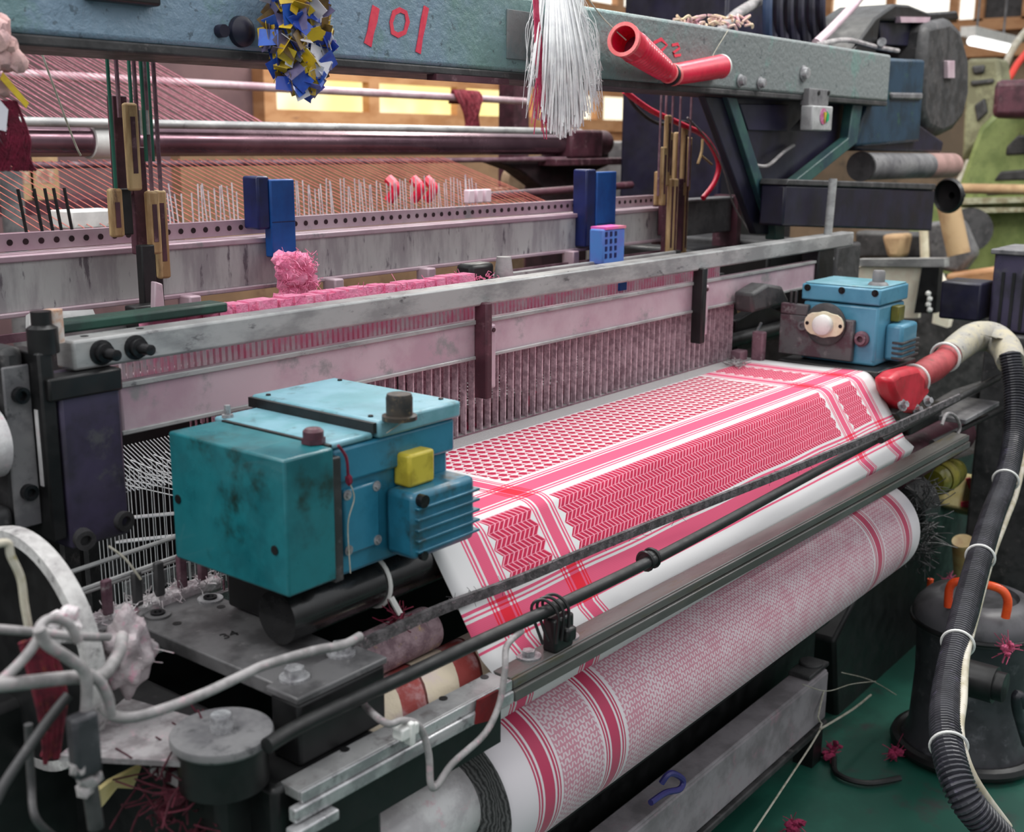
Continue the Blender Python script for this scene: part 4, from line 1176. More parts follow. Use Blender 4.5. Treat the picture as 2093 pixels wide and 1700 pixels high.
# lint and paper bundle at top left edge
q = W(14, 170, y=.40)
t = thing('rag_bundle', 'pale pink rag with paper scraps hanging at the top left edge', 'rag', (q.x, .40, q.z - .1))
mb = MB()
for k in range(30): mb.ball((q.x + random.uniform(-.03, .012), .40 + random.uniform(-.01, .01), q.z + .035 + random.uniform(-.04, .03)), random.uniform(.007, .013), (1, .8, 1.2), 2, .2)
put('rag', mb, mat('pale_pink_rag', (216, 176, 170), (196, 160, 160), rough=.95, scale=30, bump=.5), t)
mb = MB(); mb.prism([(q.x - .008, .392, q.z + .012), (q.x + .02, .39, q.z - .022), (q.x + .016, .39, q.z - .028), (q.x - .012, .392, q.z + .004)], (0, .001, 0)); put('yellow_scrap', mb, sc_m[1], t)
mb = MB(); mb.prism([(q.x - .03, .395, q.z + .0), (q.x - .005, .393, q.z - .03), (q.x - .01, .393, q.z - .055), (q.x - .03, .395, q.z - .05)], (0, .001, 0)); put('white_scrap', mb, sc_m[2], t)
mb = MB()
for k in range(40): mb.tube([(q.x + random.uniform(-.03, .01), .40, q.z - .02), (q.x + random.uniform(-.03, .02), .395, q.z - .06), (q.x + random.uniform(-.02, .03), .40, q.z - .1)], .002, n=4)
lo = put('crimson_threads', mb, M_redlint, t); lo['kind'] = 'stuff'
mb = MB(); mb.tube([W(80, 92, y=.7), W(100, 150, y=.7), W(150, 285, y=.7), W(165, 318, y=.7)], .0016, n=5); solo('slanting_string', mb, M_string, 'thin grey string slanting down from the beam at upper left', 'string')

# ================================================================== DRIVE HEAD, RIGHT
def poly(mb, pix, y, dy):
    return mb.prism([W(px, py, y=y) for px, py in pix], (0, dy, 0))


t = thing('navy_bracket', 'dark navy V-shaped bracket carrying the right end of the blue-green beam', 'bracket', (1.95, .5, 1.2))
mb = MB(); poly(mb, [(1440, 196), (1500, 200), (1600, 480), (1545, 478)], .49, .02); leg = put('leg', mb, M_navy, t, bev=.003)
mb = MB(); poly(mb, [(1487, 198), (1506, 200), (1583, 440), (1565, 440)], .475, .016); put('green_flange', mb, M_navy_green, leg, bev=.002)
mb = MB(); poly(mb, [(1744, 212), (1764, 214), (1752, 292), (1606, 412), (1604, 490), (1584, 490), (1586, 400), (1735, 282)], .47, .03); arm = put('cranked_arm', mb, M_navy_green, t, bev=.003)
mb = MB(); poly(mb, [(1500, 200), (1744, 212), (1736, 285), (1590, 402), (1585, 440)], .515, .02); put('back_panel', mb, M_navy, t)
mb = MB(); poly(mb, [(1512, 212), (1612, 214), (1610, 268), (1530, 266)], .509, .008); put('raised_panel', mb, mat('violet_navy_paint', (44, 40, 66), (36, 33, 54), rough=.4, scale=8), t, bev=.002)
mb = MB(); mb.tube([W(1546, 338, y=.5), W(1570, 338, y=.49), W(1600, 312, y=.49), W(1622, 297, y=.5)], .005, n=8, k=4); put('wire_hook', mb, M_gcord, t)
t = thing('switch_box', 'small grey switch box with a yellow and green badge under the beam', 'box', W(1675, 250, y=.42))
a = W(1662, 215, y=.42); b = W(1700, 268, y=.42)
mb = MB(); mb.box((a.x, .42, b.z), (b.x, .455, a.z)); bx = put('box', mb, mat('pale_grey_enamel', (176, 176, 176), (146, 146, 146), rough=.4, scale=18), t, bev=.004)
c = W(1680, 192, y=.44); mb = MB(); mb.box((a.x + .005, .435, a.z), (b.x, .46, c.z + .012)); put('mounting_tab', mb, M_grey, t, bev=.002)
for px in (1673, 1693):
    q = W(px, 190, y=.435); mb = MB(); mb.cyl(q, q - V((0, .003, 0)), .006, n=10); put('screw', mb, M_black, t)
q = W(1685, 238, y=.418)
mb = MB(); mb.cyl(q + V((-.004, .003, 0)), q + V((-.004, .0, 0)), .021, n=24); put('badge', mb, mat('pink_violet_badge', (196, 130, 170), (160, 60, 90), rough=.4, scale=60), bx)
mb = MB(); mb.prism([q + V((-.006, 0, .012)), q + V((.012, 0, .01)), q + V((.002, 0, -.018))], (0, -.002, 0)); put('yellow_wedge', mb, M_yellow, bx)
mb = MB(); mb.prism([q + V((.012, 0, .014)), q + V((.026, 0, .006)), q + V((.026, 0, -.01)), q + V((.012, 0, -.016))], (0, -.002, 0)); put('green_wedge', mb, mat('bright_green', (20, 160, 100), rough=.4), bx)
mb = MB(); mb.prism([W(1612, 268, y=.5), W(1660, 216, y=.5), W(1662, 268, y=.46)], (0, -.006, 0)); put('gusset', mb, M_grey, t)

t = thing('black_trough', 'long black box on the drive side beneath the grey drum', 'box', (2.3, .4, 1.15))
a = W(1608, 372, y=.4); b = W(1908, 468, y=.4)
mb = MB(); mb.prism([W(1606, 378, y=.4), W(1912, 388, y=.4), W(1905, 472, y=.4), W(1600, 462, y=.4)], (0, .07, 0)); put('case', mb, M_navy, t, bev=.006)
mb = MB(); mb.prism([W(1612, 366, y=.395), W(1914, 376, y=.395), W(1912, 388, y=.395), W(1608, 378, y=.395)], (0, .078, 0)); put('lid', mb, M_dgrey, t, bev=.003)
mb = MB(); p = W(1935, 400, y=.45); mb.lathe([(.055, 0), (.062, .012), (.055, .024), (.012, .03), (.012, .1), (0, .1)], p, (1, -.25, 0), 28); put('hand_wheel', mb, M_black, t)
mb = MB(); mb.cyl(W(1703, 365, y=.36), W(1692, 480, y=.36), .011, n=14); solo('aluminium_rod', mb, M_alu, 'slim pale aluminium rod upright in front of the black box', 'rod')
t = thing('grey_drum', 'grey cylindrical drum with a pinkish end lying on the black box', 'drum', W(1850, 365, y=.5))
a = W(1762, 340, y=.52); b = W(1945, 338, y=.52)
mb = MB(); mb.cyl(a, a + (b - a) * .68, .043, n=32); put('drum', mb, M_grey, t, bev=.003)
mb = MB(); mb.cyl(a + (b - a) * .68, b, .044, n=32); put('pink_end', mb, mat('pink_brown_drum_end', (160, 126, 120), (140, 110, 104), rough=.6), t, bev=.003)
mb = MB(); mb.cyl(a - V((.012, 0, 0)), a, .046, n=32); put('rim', mb, M_dgrey, t)
# gearbox under the beam end and large motor cover
t = thing('drive_gearbox', 'dark blue-green drive gearbox at the right end of the beam', 'gearbox', (2.75, .5, 1.45))
mb = MB(); poly(mb, [(1818, 118), (1892, 122), (1880, 290), (1752, 300), (1770, 215)], .5, .2); put('case', mb, mat('deep_blue_green_paint', (34, 60, 80), (24, 44, 58), (44, 76, 66), rough=.35, scale=7), t, bev=.01)
mb = MB(); poly(mb, [(1824, 189), (1888, 190), (1886, 204), (1824, 203)], .49, .03); put('shaft_collar', mb, M_grey, t, bev=.006)
mb = MB(); poly(mb, [(1758, 214), (1830, 218), (1930, 290), (1925, 312), (1750, 308), (1752, 260)], .52, .2); put('lower_case', mb, M_navy, t, bev=.008)
t = thing('motor_cover', 'large rounded dark grey motor cover in the top right, pink strip on its edge', 'motor', (3.0, .6, 1.4))
mb = MB(); poly(mb, [(1896, 46), (1945, 36), (1968, 60), (1984, 120), (1984, 190), (1972, 240), (1950, 268), (1926, 280), (1898, 268), (1886, 230), (1888, 120)], .56, .28); put('cover', mb, M_dgrey, t, bev=.03)
mb = MB(); poly(mb, [(1790, 36), (1830, 8), (1860, 10), (1900, 26), (1958, 22), (1962, 40), (1888, 44), (1800, 42), (1790, 118), (1740, 108)], .60, .2); put('upper_case', mb, M_black, t, bev=.008)
mb = MB(); poly(mb, [(1798, 44), (1896, 42), (1894, 96), (1800, 92)], .62, .2); put('dark_panel', mb, M_navy, t, bev=.004)
mb = MB(); poly(mb, [(1840, 34), (1902, 35), (1900, 46), (1842, 46)], .585, .02); put('pink_strip', mb, M_alu_pink, t)
mb = MB(); poly(mb, [(1938, 124), (1952, 124), (1952, 160), (1938, 160)], .545, .02); put('label_strip', mb, M_alu_pink, t, bev=.002)
mb = MB(); mb.cyl(W(1802, 86, y=.58), W(1803, 86, y=.6), .014, n=14); put('bolt', mb, M_bolt, t)
t = thing('cable_bundle', 'thick bundle of dark navy cables dropping behind the beam at top right', 'cables', W(1610, 90, y=.75))
for k in range(11):
    px = 1568 + k * 11
    mb = MB(); mb.tube([W(px + 4, -60, y=.75), W(px, 30, y=.74 + (k % 2) * .02), W(px + 2 + k * .6, 100, y=.75)], .015, n=9); put('cable', mb, M_navy if k % 3 else mat('blue_grey_cable', (40, 56, 84), rough=.4) if 'blue_grey_cable' not in bpy.data.materials else M_navy, t)
mb = MB(); mb.tube([W(1468, 70, y=.8), W(1500, 34, y=.78), W(1540, 8, y=.78), W(1580, -16, y=.78)], .016, n=10); solo('curved_cable', mb, M_gcord, 'pale grey cable curving up left of the navy cable bundle', 'cable')
mb = MB(); mb.tube([W(1668, 88, y=.62), W(1700, 58, y=.62), W(1742, 14, y=.62), W(1765, -15, y=.62)], .014, n=10); solo('pale_pipe', mb, M_alu_pink, 'pale pipe slanting up right of the navy cable bundle', 'pipe')
mb = MB(); mb.tube([W(1668, 92, y=.60), W(1730, 82, y=.60), W(1790, 96, y=.60), W(1835, 104, y=.60)], .008, n=8); solo('grey_cable', mb, M_gcord, 'thin grey cable lying along the beam top towards the motor cover', 'cable')
mb = MB(); mb.box((2.52, 1.0, 0), (3.1, 1.4, 2.4)); solo('dark_cabinet', mb, M_navy, 'tall dark cabinet above and behind the right end of the beam', 'cabinet', bev=.01)
mb = MB()
a = W(1345, -20, y=3.4); b = W(1500, 58, y=3.4)
mb.box((a.x, 3.4, b.z), (b.x, 3.5, a.z + .4)); solo('wall_board', mb, M_dgrey, 'plain dark grey board hanging in front of the far pale window', 'board')
# red air hoses and thin wires beside right rods
mb = MB(); mb.tube([W(1275, 185, y=.7), W(1330, 225, y=.7), W(1395, 255, y=.68), W(1440, 280, y=.68), W(1468, 330, y=.68), W(1462, 370, y=.68), W(1437, 405, y=.68)], .0075, n=10); solo('red_hose', mb, M_red, 'bright red hose curving down beside the navy bracket', 'hose')
mb = MB(); mb.tube([W(1278, 180, y=.72), W(1300, 220, y=.72), W(1345, 252, y=.72), W(1400, 250, y=.72), W(1440, 275, y=.70)], .005, n=8); solo('black_hose', mb, M_rubber, 'thin black hose curving below the beam behind the right rods', 'hose')
mb = MB(); mb.tube([W(1405, 240, y=.66), W(1450, 290, y=.66), W(1478, 345, y=.66), W(1500, 420, y=.66), W(1530, 470, y=.64)], .0024, n=6); solo('grey_wire', mb, M_gcord, 'thin grey wire slanting along the left edge of the navy bracket', 'wire')
mb = MB(); mb.tube([W(1436, 284, y=.64), W(1434, 310, y=.64), W(1426, 335, y=.64)], .004, n=6); mb.tube([W(1434, 318, y=.64), W(1455, 336, y=.64)], .003, n=6); solo('tan_wire_end', mb, M_brass, 'frayed tan wire end hanging left of the navy bracket', 'wire')
t = thing('loom_side_frame', 'dark machine side frame behind the blue gearbox', 'frame', (2.3, .6, 0))
mb = MB(); mb.box((2.12, .40, 0), (2.3, 1.2, 1.18)); put('column', mb, M_dgrey, t, bev=.01)
mb = MB(); mb.box((1.9, .5, 1.0), (2.15, 1.1, 1.16)); put('shelf', mb, M_black, t, bev=.01)

# between reed end and blue gearbox
mb = MB(); mb.prism([W(1506, 655, y=.42), W(1560, 622, y=.42), W(1606, 640, y=.42), W(1590, 690, y=.42), W(1506, 722, y=.42)], (0, .03, 0)); solo('black_lever_block', mb, M_black, 'black lever block between the reed end and the blue gearbox', 'block', bev=.004)
mb = MB(); mb.prism([W(1538, 600, y=.30), W(1570, 580, y=.30), W(1600, 585, y=.30), W(1616, 618, y=.30), W(1540, 640, y=.30)], (0, .05, 0)); solo('grey_cam', mb, M_dgrey, 'lumpy grey cam standing left of the blue gearbox plate', 'cam', bev=.008)
mb = MB(); mb.prism([W(1520, 632, y=.5), W(1566, 618, y=.5), W(1560, 655, y=.5), W(1524, 672, y=.5)], (0, .02, 0)); solo('tan_card', mb, M_card, 'small tan card seen in the gap left of the blue gearbox', 'card')
mb = MB(); mb.tube([W(1540, 690, y=.36), W(1556, 660, y=.36)], .0035, n=7); solo('steel_pin', mb, M_steel, 'short steel pin slanting in the gap left of the blue gearbox', 'pin')
mb = MB(); mb.cyl((1.47, .40, .985), (1.85, .40, .985), .018, n=16); solo('black_shaft', mb, M_black, 'thick black shaft running behind the blue gearbox', 'shaft')
mb = MB(); mb.box((1.44, .335, .938), (1.475, .365, .975)); mb.box((1.478, .30, .94), (1.5, .33, 1.02)); solo('temple_bracket', mb, M_dirtpink, 'lint-dusted bracket at the right corner of the cloth fell', 'bracket', bev=.004)
mb = MB()
for k in range(40):
    c = W(1505 + random.uniform(-12, 14), 744 + random.uniform(-6, 6), z=.955); mb.tube([c, c + V((random.uniform(-.02, .02), random.uniform(-.02, .02), .006)), c + V((random.uniform(-.02, .02), random.uniform(-.02, .02), -.001))], .0009, n=4)
solo('grey_thread_tangle', mb, M_gcord, 'small tangle of grey thread on the cloth edge near the blue gearbox', 'thread', kind='stuff')

# red sleeve and wrapped elbow, hose
t = thing('red_sleeve', 'red taped sleeve with white ties beside the right edge of the cloth', 'sleeve', W(1860, 790, y=.0))
pts = [W(1862, 782, y=-.003), W(1880, 768, y=.0), W(1918, 745, y=.0), W(1945, 722, y=.0)]
mb = MB(); mb.tube(pts, lambda f: .034 - .003 * f + .0015 * math.sin(f * 14), n=22); put('sleeve', mb, mat('dull_red_sleeve', (170, 66, 70), (146, 50, 54), (120, 70, 60), rough=.5, scale=20), t)
mb = MB(); poly(mb, [(1822, 776), (1842, 760), (1880, 751), (1896, 770), (1904, 802), (1868, 848), (1850, 846), (1828, 804)], -.035, .045); put('wedge', mb, M_tape, t, bev=.012, label='bright red folded wedge end')
for px, py, rr in ((1868, 776, .036), (1932, 730, .036)):
    c = W(px, py, y=.0); mb = MB(); mb.torus(c, (pts[-1] - pts[1]), rr, .004, 28, 8); put('white_tie', mb, M_white, t)
mb = MB(); pts = [W(1940, 726, y=.0), W(1965, 705, y=.0), W(1995, 688, y=-.01), W(2030, 690, y=-.04), W(2056, 712, y=-.09), W(2066, 740, y=-.12)]
mb.tube(pts, lambda f: .034 + .006 * math.sin(f * 3.0), n=20); t = thing('wrapped_elbow', 'pipe elbow wrapped in pale grey fabric tape joining the red sleeve and the corrugated hose', 'pipe', pts[2] - V((0, 0, .05)))
put('elbow', mb, M_wrapped, t)
mb = MB()
for k in range(4):
    a = W(2010 + k * 8, 684 + k * 2, y=-.05); mb.bar(a, a + V((.05, -.03, -.012 - .006 * k)), .02, .0014)
put('loose_tape_end', mb, M_wrapped, t)
hp = [W(2064, 722, y=-.12), W(2074, 800, y=-.15), W(2072, 900, y=-.18), W(2052, 990, y=-.21), W(2026, 1060, y=-.24), W(1996, 1160, y=-.28), W(1962, 1290, y=-.33), W(1938, 1400, y=-.37), W(1932, 1480, y=-.41), W(1944, 1560, y=-.45), W(1978, 1640, y=-.49), W(2050, 1720, y=-.54)]
t = thing('corrugated_hose', 'black corrugated hose with white cable ties curving down the right side', 'hose', hp[6])
cp = cat(hp, 22); seg = [0]
for a, b in zip(cp, cp[1:]): seg.append(seg[-1] + (b - a).length)
mb = MB()
L = seg[-1]; nrib = int(L / .0075)


def along(s):
    s = max(0, min(L - 1e-6, s))
    for i in range(len(seg) - 1):
        if seg[i + 1] >= s: return cp[i].lerp(cp[i + 1], (s - seg[i]) / max(1e-9, seg[i + 1] - seg[i]))


pts = []; prev = None; u = None
for k in range(nrib * 3 + 1):
    s = L * k / (nrib * 3); p = along(s); d = (along(s + .004) - along(s - .004)).normalized()
    if u is None: u, _ = frame(d)
    u = (u - d * u.dot(d)).normalized(); v = d.cross(u)
    r = (.0215, .0265, .0265)[k % 3]
    ring = [mb.bm.verts.new(p + (u * math.cos(2 * PI * j / 16) + v * math.sin(2 * PI * j / 16)) * r) for j in range(16)]
    if prev:
        for j in range(16): mb.face([prev[j], prev[(j + 1) % 16], ring[(j + 1) % 16], ring[j]])
    prev = ring
put('hose', mb, M_hose, t, ang=20)
cb = [W(2100, 690, y=-.06), W(2100, 800, y=-.14), W(2098, 900, y=-.17), W(2078, 1000, y=-.22), W(2056, 1060, y=-.25), W(2026, 1140, y=-.28), W(1996, 1250, y=-.33), W(1974, 1340, y=-.37), W(1968, 1430, y=-.41), W(1962, 1500, y=-.44), W(1990, 1590, y=-.48), W(2060, 1690, y=-.53)]
mb = MB(); mb.tube(cb, .008, n=10); cbo = solo('hose_cable', mb, M_cord, 'off-white cable strapped along the black corrugated hose', 'cable')
for px, py in ((2056, 987), (2004, 1140), (1950, 1312), (1942, 1512)):
    best = min(cp, key=lambda q: (q - W(px, py, y=q.y)).length); i = cp.index(best)
    mb = MB(); mb.torus(best + V((.006, 0, 0)), cp[min(i + 3, len(cp) - 1)] - cp[max(i - 3, 0)], .029, .0028, 28, 6); mb.box(best + V((.026, -.012, -.006)), best + V((.04, -.002, .003)))
    put('cable_tie', mb, M_white, t)
# dark motor on the far right
a = W(2034, 520, x=2.3); 
t = thing('black_motor', 'dark violet-black ribbed motor standing at the right edge', 'motor', (2.35, -.05, .95))
mb = MB(); mb.box((2.3, -.2, .955), (2.5, .022, 1.175)); mbd = put('body', mb, M_post, t, bev=.008)
mb = MB()
for k in range(7): mb.box((2.296, -.18 + k * .028, .965), (2.31, -.172 + k * .028, 1.12))
put('fin', mb, M_black, mbd)
mb = MB(); mb.box((2.29, -.21, 1.168), (2.51, .03, 1.182)); put('cover', mb, M_grey, t, bev=.003)
mb = MB(); mb.box((2.24, .03, .985), (2.36, .14, 1.09)); put('terminal_box', mb, M_navy, t, bev=.006)
mb = MB(); mb.box((2.28, -.25, .0), (2.6, .02, .952)); solo('motor_plinth', mb, M_dgrey, 'dark grey plinth under the ribbed black motor', 'support', bev=.008)

# clutter along the right end of the front rail
t = thing('right_end_block', 'dark clamp block with steel screws at the right end of the cloth behind the rods', 'block', (1.62, -.03, .80))
mb = MB(); mb.prism([W(1832, 846, y=-.03), W(1856, 822, y=-.03), W(1905, 850, y=-.03), W(1860, 880, y=-.03)], (0, .06, 0)); put('wedge', mb, M_dgrey, t, bev=.004)
mb = MB(); mb.box((1.58, -.035, .80), (1.80, .03, .845)); put('base', mb, M_black, t, bev=.004)
for k, (px, py) in enumerate(((1843, 828), (1872, 838), (1893, 820))):
    bolt(t, W(px, py, y=-.035), (-.3, -1, .4), r=.008, h=.012)
for k, (px0, py0, px1, py1, lbl) in enumerate(((1800, 900, 2060, 760, 'upper of two thin black conduits rising to the right edge'), (1905, 905, 2093, 815, 'lower of two thin black conduits rising to the right edge'))):
    mb = MB(); mb.cyl(W(px0, py0, y=-.095), W(px1, py1, y=-.06), .007, n=12); solo('black_conduit', mb, M_rubber, lbl, 'conduit', 'black conduits at the right end')
mb = MB(); mb.prism([W(1860, 880, y=.03), W(1990, 800, y=.03), W(2080, 770, y=.03), (2.2, .03, .72), (1.75, .03, .70)], (0, .06, 0)); solo('right_side_casting', mb, M_dgrey, 'grimy dark casting behind the rods at the right end of the rail', 'casting', bev=.01)
mb = MB(); mb.box((1.78, -.10, .80), (2.05, .0, .812)); solo('grey_tray', mb, M_grey, 'small grey tray below the conduits at the right end', 'tray', bev=.002)
mb = MB(); mb.cyl((1.60, .02, .70), (2.1, .02, .70), .055, n=30); solo('maroon_beam', mb, M_maroon, 'dark maroon shaft housing running right beyond the cloth roll', 'shaft')
mb = MB()
pts = [W(1925, 868, y=-.10), W(1935, 846, y=-.10), W(1952, 850, y=-.10), W(1962, 872, y=-.10), W(1955, 892, y=-.10)]
mb.tube(pts, .004, n=8); solo('curled_wire', mb, M_gcord, 'curled grey wire loop at the right end of the slotted rail', 'wire')
# roll end: dark ragged fringe and spindle
t = thing('roll_spindle', 'dark spindle bearing with ragged grey threads at the right end of the cloth roll', 'bearing', (1.65, 0, .45))
mb = MB(); mb.cyl((1.605, .004, .594), (1.72, .004, .594), .085, n=30); put('bearing', mb, M_black, t, bev=.006)
mb = MB(); mb.fuzz(lambda: V((1.54 + random.uniform(0, .08), .004 + .1 * math.cos(random.uniform(2.2, 5.0)), .594 + random.uniform(-.1, .1))), 240, .04, .0012, (.3, -.3, 0))
lo = put('ragged_threads', mb, M_dgrey, t); lo['kind'] = 'stuff'
a = W(1905, 985, y=-.02); b = W(1975, 950, y=-.02)
t = thing('olive_bottle', 'olive yellow plastic bottle lying beyond the right end of the cloth roll', 'bottle', (a + b) / 2 - V((0, 0, .04)))
mb = MB(); mb.lathe([(0, 0), (.03, 0), (.038, .012), (.04, .12), (.034, .17), (.016, .19), (.016, .21), (0, .21)], a, b - a, 24); put('bottle', mb, M_olive, t)
mb = MB(); mb.lathe([(.0412, .04), (.0415, .09), (.0405, .09), (.0405, .04)], a, b - a, 24); put('label', mb, mat('worn_olive_label', (150, 140, 40), (120, 110, 40), rough=.5), t)
t = thing('paper_sack', 'cream paper sack with red print behind the corrugated hose', 'sack', W(1985, 1030, y=.0))
mb = MB(); mb.prism([W(1975, 975, y=.05), W(2020, 975, y=.05), W(2012, 1060, y=.05), W(1962, 1040, y=.05)], (0, .08, 0)); put('sack', mb, M_paper, t, bev=.008)
mb = MB(); mb.prism([W(1976, 978, y=.046), W(1984, 976, y=.046), W(1994, 1002, y=.046), W(1986, 1006, y=.046)], (0, .003, 0)); mb.prism([W(1966, 1026, y=.046), W(2008, 1020, y=.046), W(2006, 1038, y=.046), W(1966, 1036, y=.046)], (0, .003, 0)); put('red_print', mb, M_redpaint, t)
mb = MB(); mb.cyl(W(1968, 1105, y=.0), W(1975, 1240, y=.0), .03, n=20); solo('cream_pipe', mb, mat('cream_enamel_pipe', (206, 182, 130), (176, 140, 90), rough=.35, scale=10), 'cream coloured upright pipe behind the orange handle', 'pipe')
mb = MB(); mb.prism([W(1870, 985, y=.12), W(1960, 930, y=.12), W(2060, 900, y=.12), W(2060, 1240, y=.12), W(1880, 1490, y=.12), W(1712, 1478, y=.12), W(1706, 1310, y=.12)], (0, .1, 0)); solo('black_end_frame', mb, M_black, 'black end frame beyond the right end of the cloth roll', 'frame', bev=.01)

# vacuum barrel
t = thing('vacuum_barrel', 'dark barrel vacuum with an orange carrying handle on the green floor', 'vacuum cleaner', (1.70, -.19, 0))
vc = V((1.70, -.195, 0))
mb = MB(); mb.lathe([(0, .012), (.15, .012), (.152, .03), (.135, .06), (.13, .2), (.135, .31), (.142, .34), (0, .34)], vc, n=44); put('tank', mb, M_vac, t)
mb = MB(); mb.lathe([(.148, .335), (.15, .36), (.142, .38), (.12, .405), (.09, .412), (.085, .40), (0, .40)], vc, n=44); lid = put('lid', mb, mat('grey_vacuum_lid', (84, 82, 86), (60, 60, 62), rough=.4, scale=12), t)
mb = MB(); mb.torus(vc + V((0, 0, .345)), (0, 0, 1), .147, .008, 44, 8); put('rim', mb, M_black, lid)
a = W(1938, 1240, z=.41); b = W(2055, 1262, z=.41)
mb = MB(); mb.tube([a, a + V((0, 0, .05)), a.lerp(b, .2) + V((0, 0, .068)), a.lerp(b, .8) + V((0, 0, .068)), b + V((0, 0, .045)), b], .010, n=12); put('handle', mb, M_orange, t, label='orange handle')
mb = MB(); mb.torus(vc + V((0, 0, .022)), (0, 0, 1), .16, .016, 44, 8); put('base_ring', mb, M_black, t)
q = W(2035, 1400, y=-.33); mb = MB(); mb.cyl(q + V((.0, .06, 0)), q, .04, n=24); mb.cyl(q, q + V((0, -.02, 0)), .032, n=24); put('inlet', mb, M_black, t)
q = W(1900, 1205, z=.33); mb = MB(); mb.cyl(q, q + V((0, 0, .03)), .008, n=10); put('orange_catch', mb, M_orange, t)
mb = MB(); mb.tube([W(2093, 1440, y=-.38), W(2080, 1420, y=-.37), W(2080, 1450, y=-.37), W(2100, 1520, y=-.38)], .012, n=10); solo('black_pipe_end', mb, M_hose, 'short black ribbed pipe end at the right edge beside the barrel', 'pipe')
for k, (px, py, lbl) in enumerate(((2060, 1325, 'crimson lint tuft on the barrel lid'), (1940, 1190, 'pink lint tuft behind the barrel handle'))):
    c = W(px, py, y=-.33 if k == 0 else -.02); mb = MB()
    for j in range(9): mb.ball(c + V((random.uniform(-.018, .018), random.uniform(-.008, .008), random.uniform(-.01, .01))), random.uniform(.005, .009), (1, 1, 1), 1, .3)
    mb.fuzz([c], 40, .03, .001); solo('lint_tuft', mb, mat('rose_lint', (196, 92, 126), (160, 60, 90), rough=1, scale=60) if k == 0 else bpy.data.materials['rose_lint'], lbl, 'lint')

# ================================================================== LOWER FRAME AND FLOOR
t = thing('floor_channel', 'dusty grey steel channel running low in front of the loom', 'beam', (.7, .07, 0))
mb = MB(); mb.box((-.4, .055, .232), (1.42, .115, .245)).box((-.4, .052, .12), (1.42, .064, .24)); put('channel', mb, M_channel, t, bev=.004)
mb = MB(); mb.box((-.4, .045, .10), (1.42, .115, .115)); put('lower_lip', mb, M_dgrey, t, bev=.003)
for x in (-.2, .7, 1.38):
    mb = MB(); mb.box((x, .06, 0), (x + .05, .11, .23)); put('foot', mb, M_black, t)
q = W(1695, 1375, z=.25); mb = MB(); mb.cyl((1.40, .09, .24), (1.40, .09, .262), .028, n=20); mb.box((1.33, .06, .245), (1.44, .115, .256)); put('end_lug', mb, M_dgrey, t, bev=.003)
mb = MB(); mb.cyl((-.4, .03, .44), (1.56, .03, .44), .024, n=20); solo('lower_pressure_bar', mb, M_black, 'black bar just beneath the cloth roll', 'bar')
mb = MB(); mb.box((-.29, .115, .30), (1.56, .148, .36)); mb.cyl((-.29, .125, .40), (1.56, .125, .40), .012, n=12); solo('lower_cross_beam', mb, M_black, 'black cross beam between the cloth roll and the grey channel', 'beam', bev=.004)
mb = MB(); mb.box((-.3, .15, .0), (1.56, .165, .44)); solo('dark_void_sheet', mb, M_black, 'added black sheet for the dark void under the loom behind the grey channel', 'panel')  # added sheet, stands for the dark void between roll and channel
mb = MB(); mb.box((-.9, .68, .0), (1.88, .695, 1.0)); solo('dark_interior_sheet', mb, M_black, 'added black sheet for the dark loom interior behind the heald frames', 'panel')  # added sheet, darkens the loom interior and hides the floor
mb = MB(); mb.box((-.62, .25, .0), (-.30, .34, .84)); mb.box((-.40, -.03, .62), (-.33, .3, .84)); solo('left_side_frame', mb, M_black, 'black cast side frame under the oiled plate at lower left', 'frame', bev=.01)
mb = MB(); mb.box((-.36, -.07, .60), (-.20, .02, .80)); solo('bracket_body', mb, M_black, 'black bracket body below the round flanged disc', 'bracket', bev=.008)
mb = MB(); mb.box((-.29, .17, .28), (-.02, .56, .34)); solo('dark_filler_slab', mb, M_black, 'added black slab for the darkness under the left end of the loom', 'tray', bev=.004)  # added slab, hides the floor so the lower left stays dark
for k, (px, py, sc) in enumerate(((1700, 1535, 1.0), (1830, 1540, .5), (1620, 1690, .6))):
    c = W(px, py, z=.02); mb = MB()
    for j in range(10): mb.ball(c + V((random.uniform(-.03, .03) * sc, random.uniform(-.02, .02) * sc, random.uniform(-.008, .012))), random.uniform(.006, .012), (1, 1, .8), 1, .3)
    mb.fuzz([c], 30, .03, .001)
    solo('floor_lint', mb, mat('magenta_floor_lint', (150, 40, 80), (110, 24, 56), rough=1, scale=60) if k == 0 else bpy.data.materials['magenta_floor_lint'], ('magenta lint tuft on the green floor near the grey channel, largest of three', 'magenta lint tuft on the green floor by the barrel base', 'magenta lint tuft on the green floor at the bottom edge')[k], 'lint', 'lint tufts on the floor')
mb = MB(); mb.tube([W(1540, 1700, y=-.02), W(1600, 1610, y=-.0), W(1676, 1492, y=.03), W(1672, 1465, y=.04), W(1684, 1412, y=.05)], .0022, n=6, k=3); mb.tube([W(1676, 1490, y=.03), W(1742, 1450, y=.02), W(1780, 1420, y=.02)], .0028, n=6); solo('knotted_string', mb, M_string, 'pale string tied round the end of the grey channel down to the floor', 'string')
mb = MB(); mb.tube([W(1640, 1398, y=.04), W(1690, 1412, y=.02), W(1740, 1398, y=.01), W(1790, 1392, y=.0)], .0012, n=5); mb.tube([W(1720, 1374, y=.03), W(1780, 1390, y=.02), W(1832, 1420, y=.01)], .0012, n=5); solo('fine_threads', mb, M_string, 'fine pale threads crossing above the channel end', 'thread')
mb = MB(); mb.tube([W(1650, 1545, z=.012), W(1700, 1540, z=.012), W(1710, 1580, z=.012), W(1770, 1600, z=.012), W(1840, 1590, z=.012)], .007, n=8); solo('floor_cable', mb, M_rubber, 'black cable curling on the green floor', 'cable')
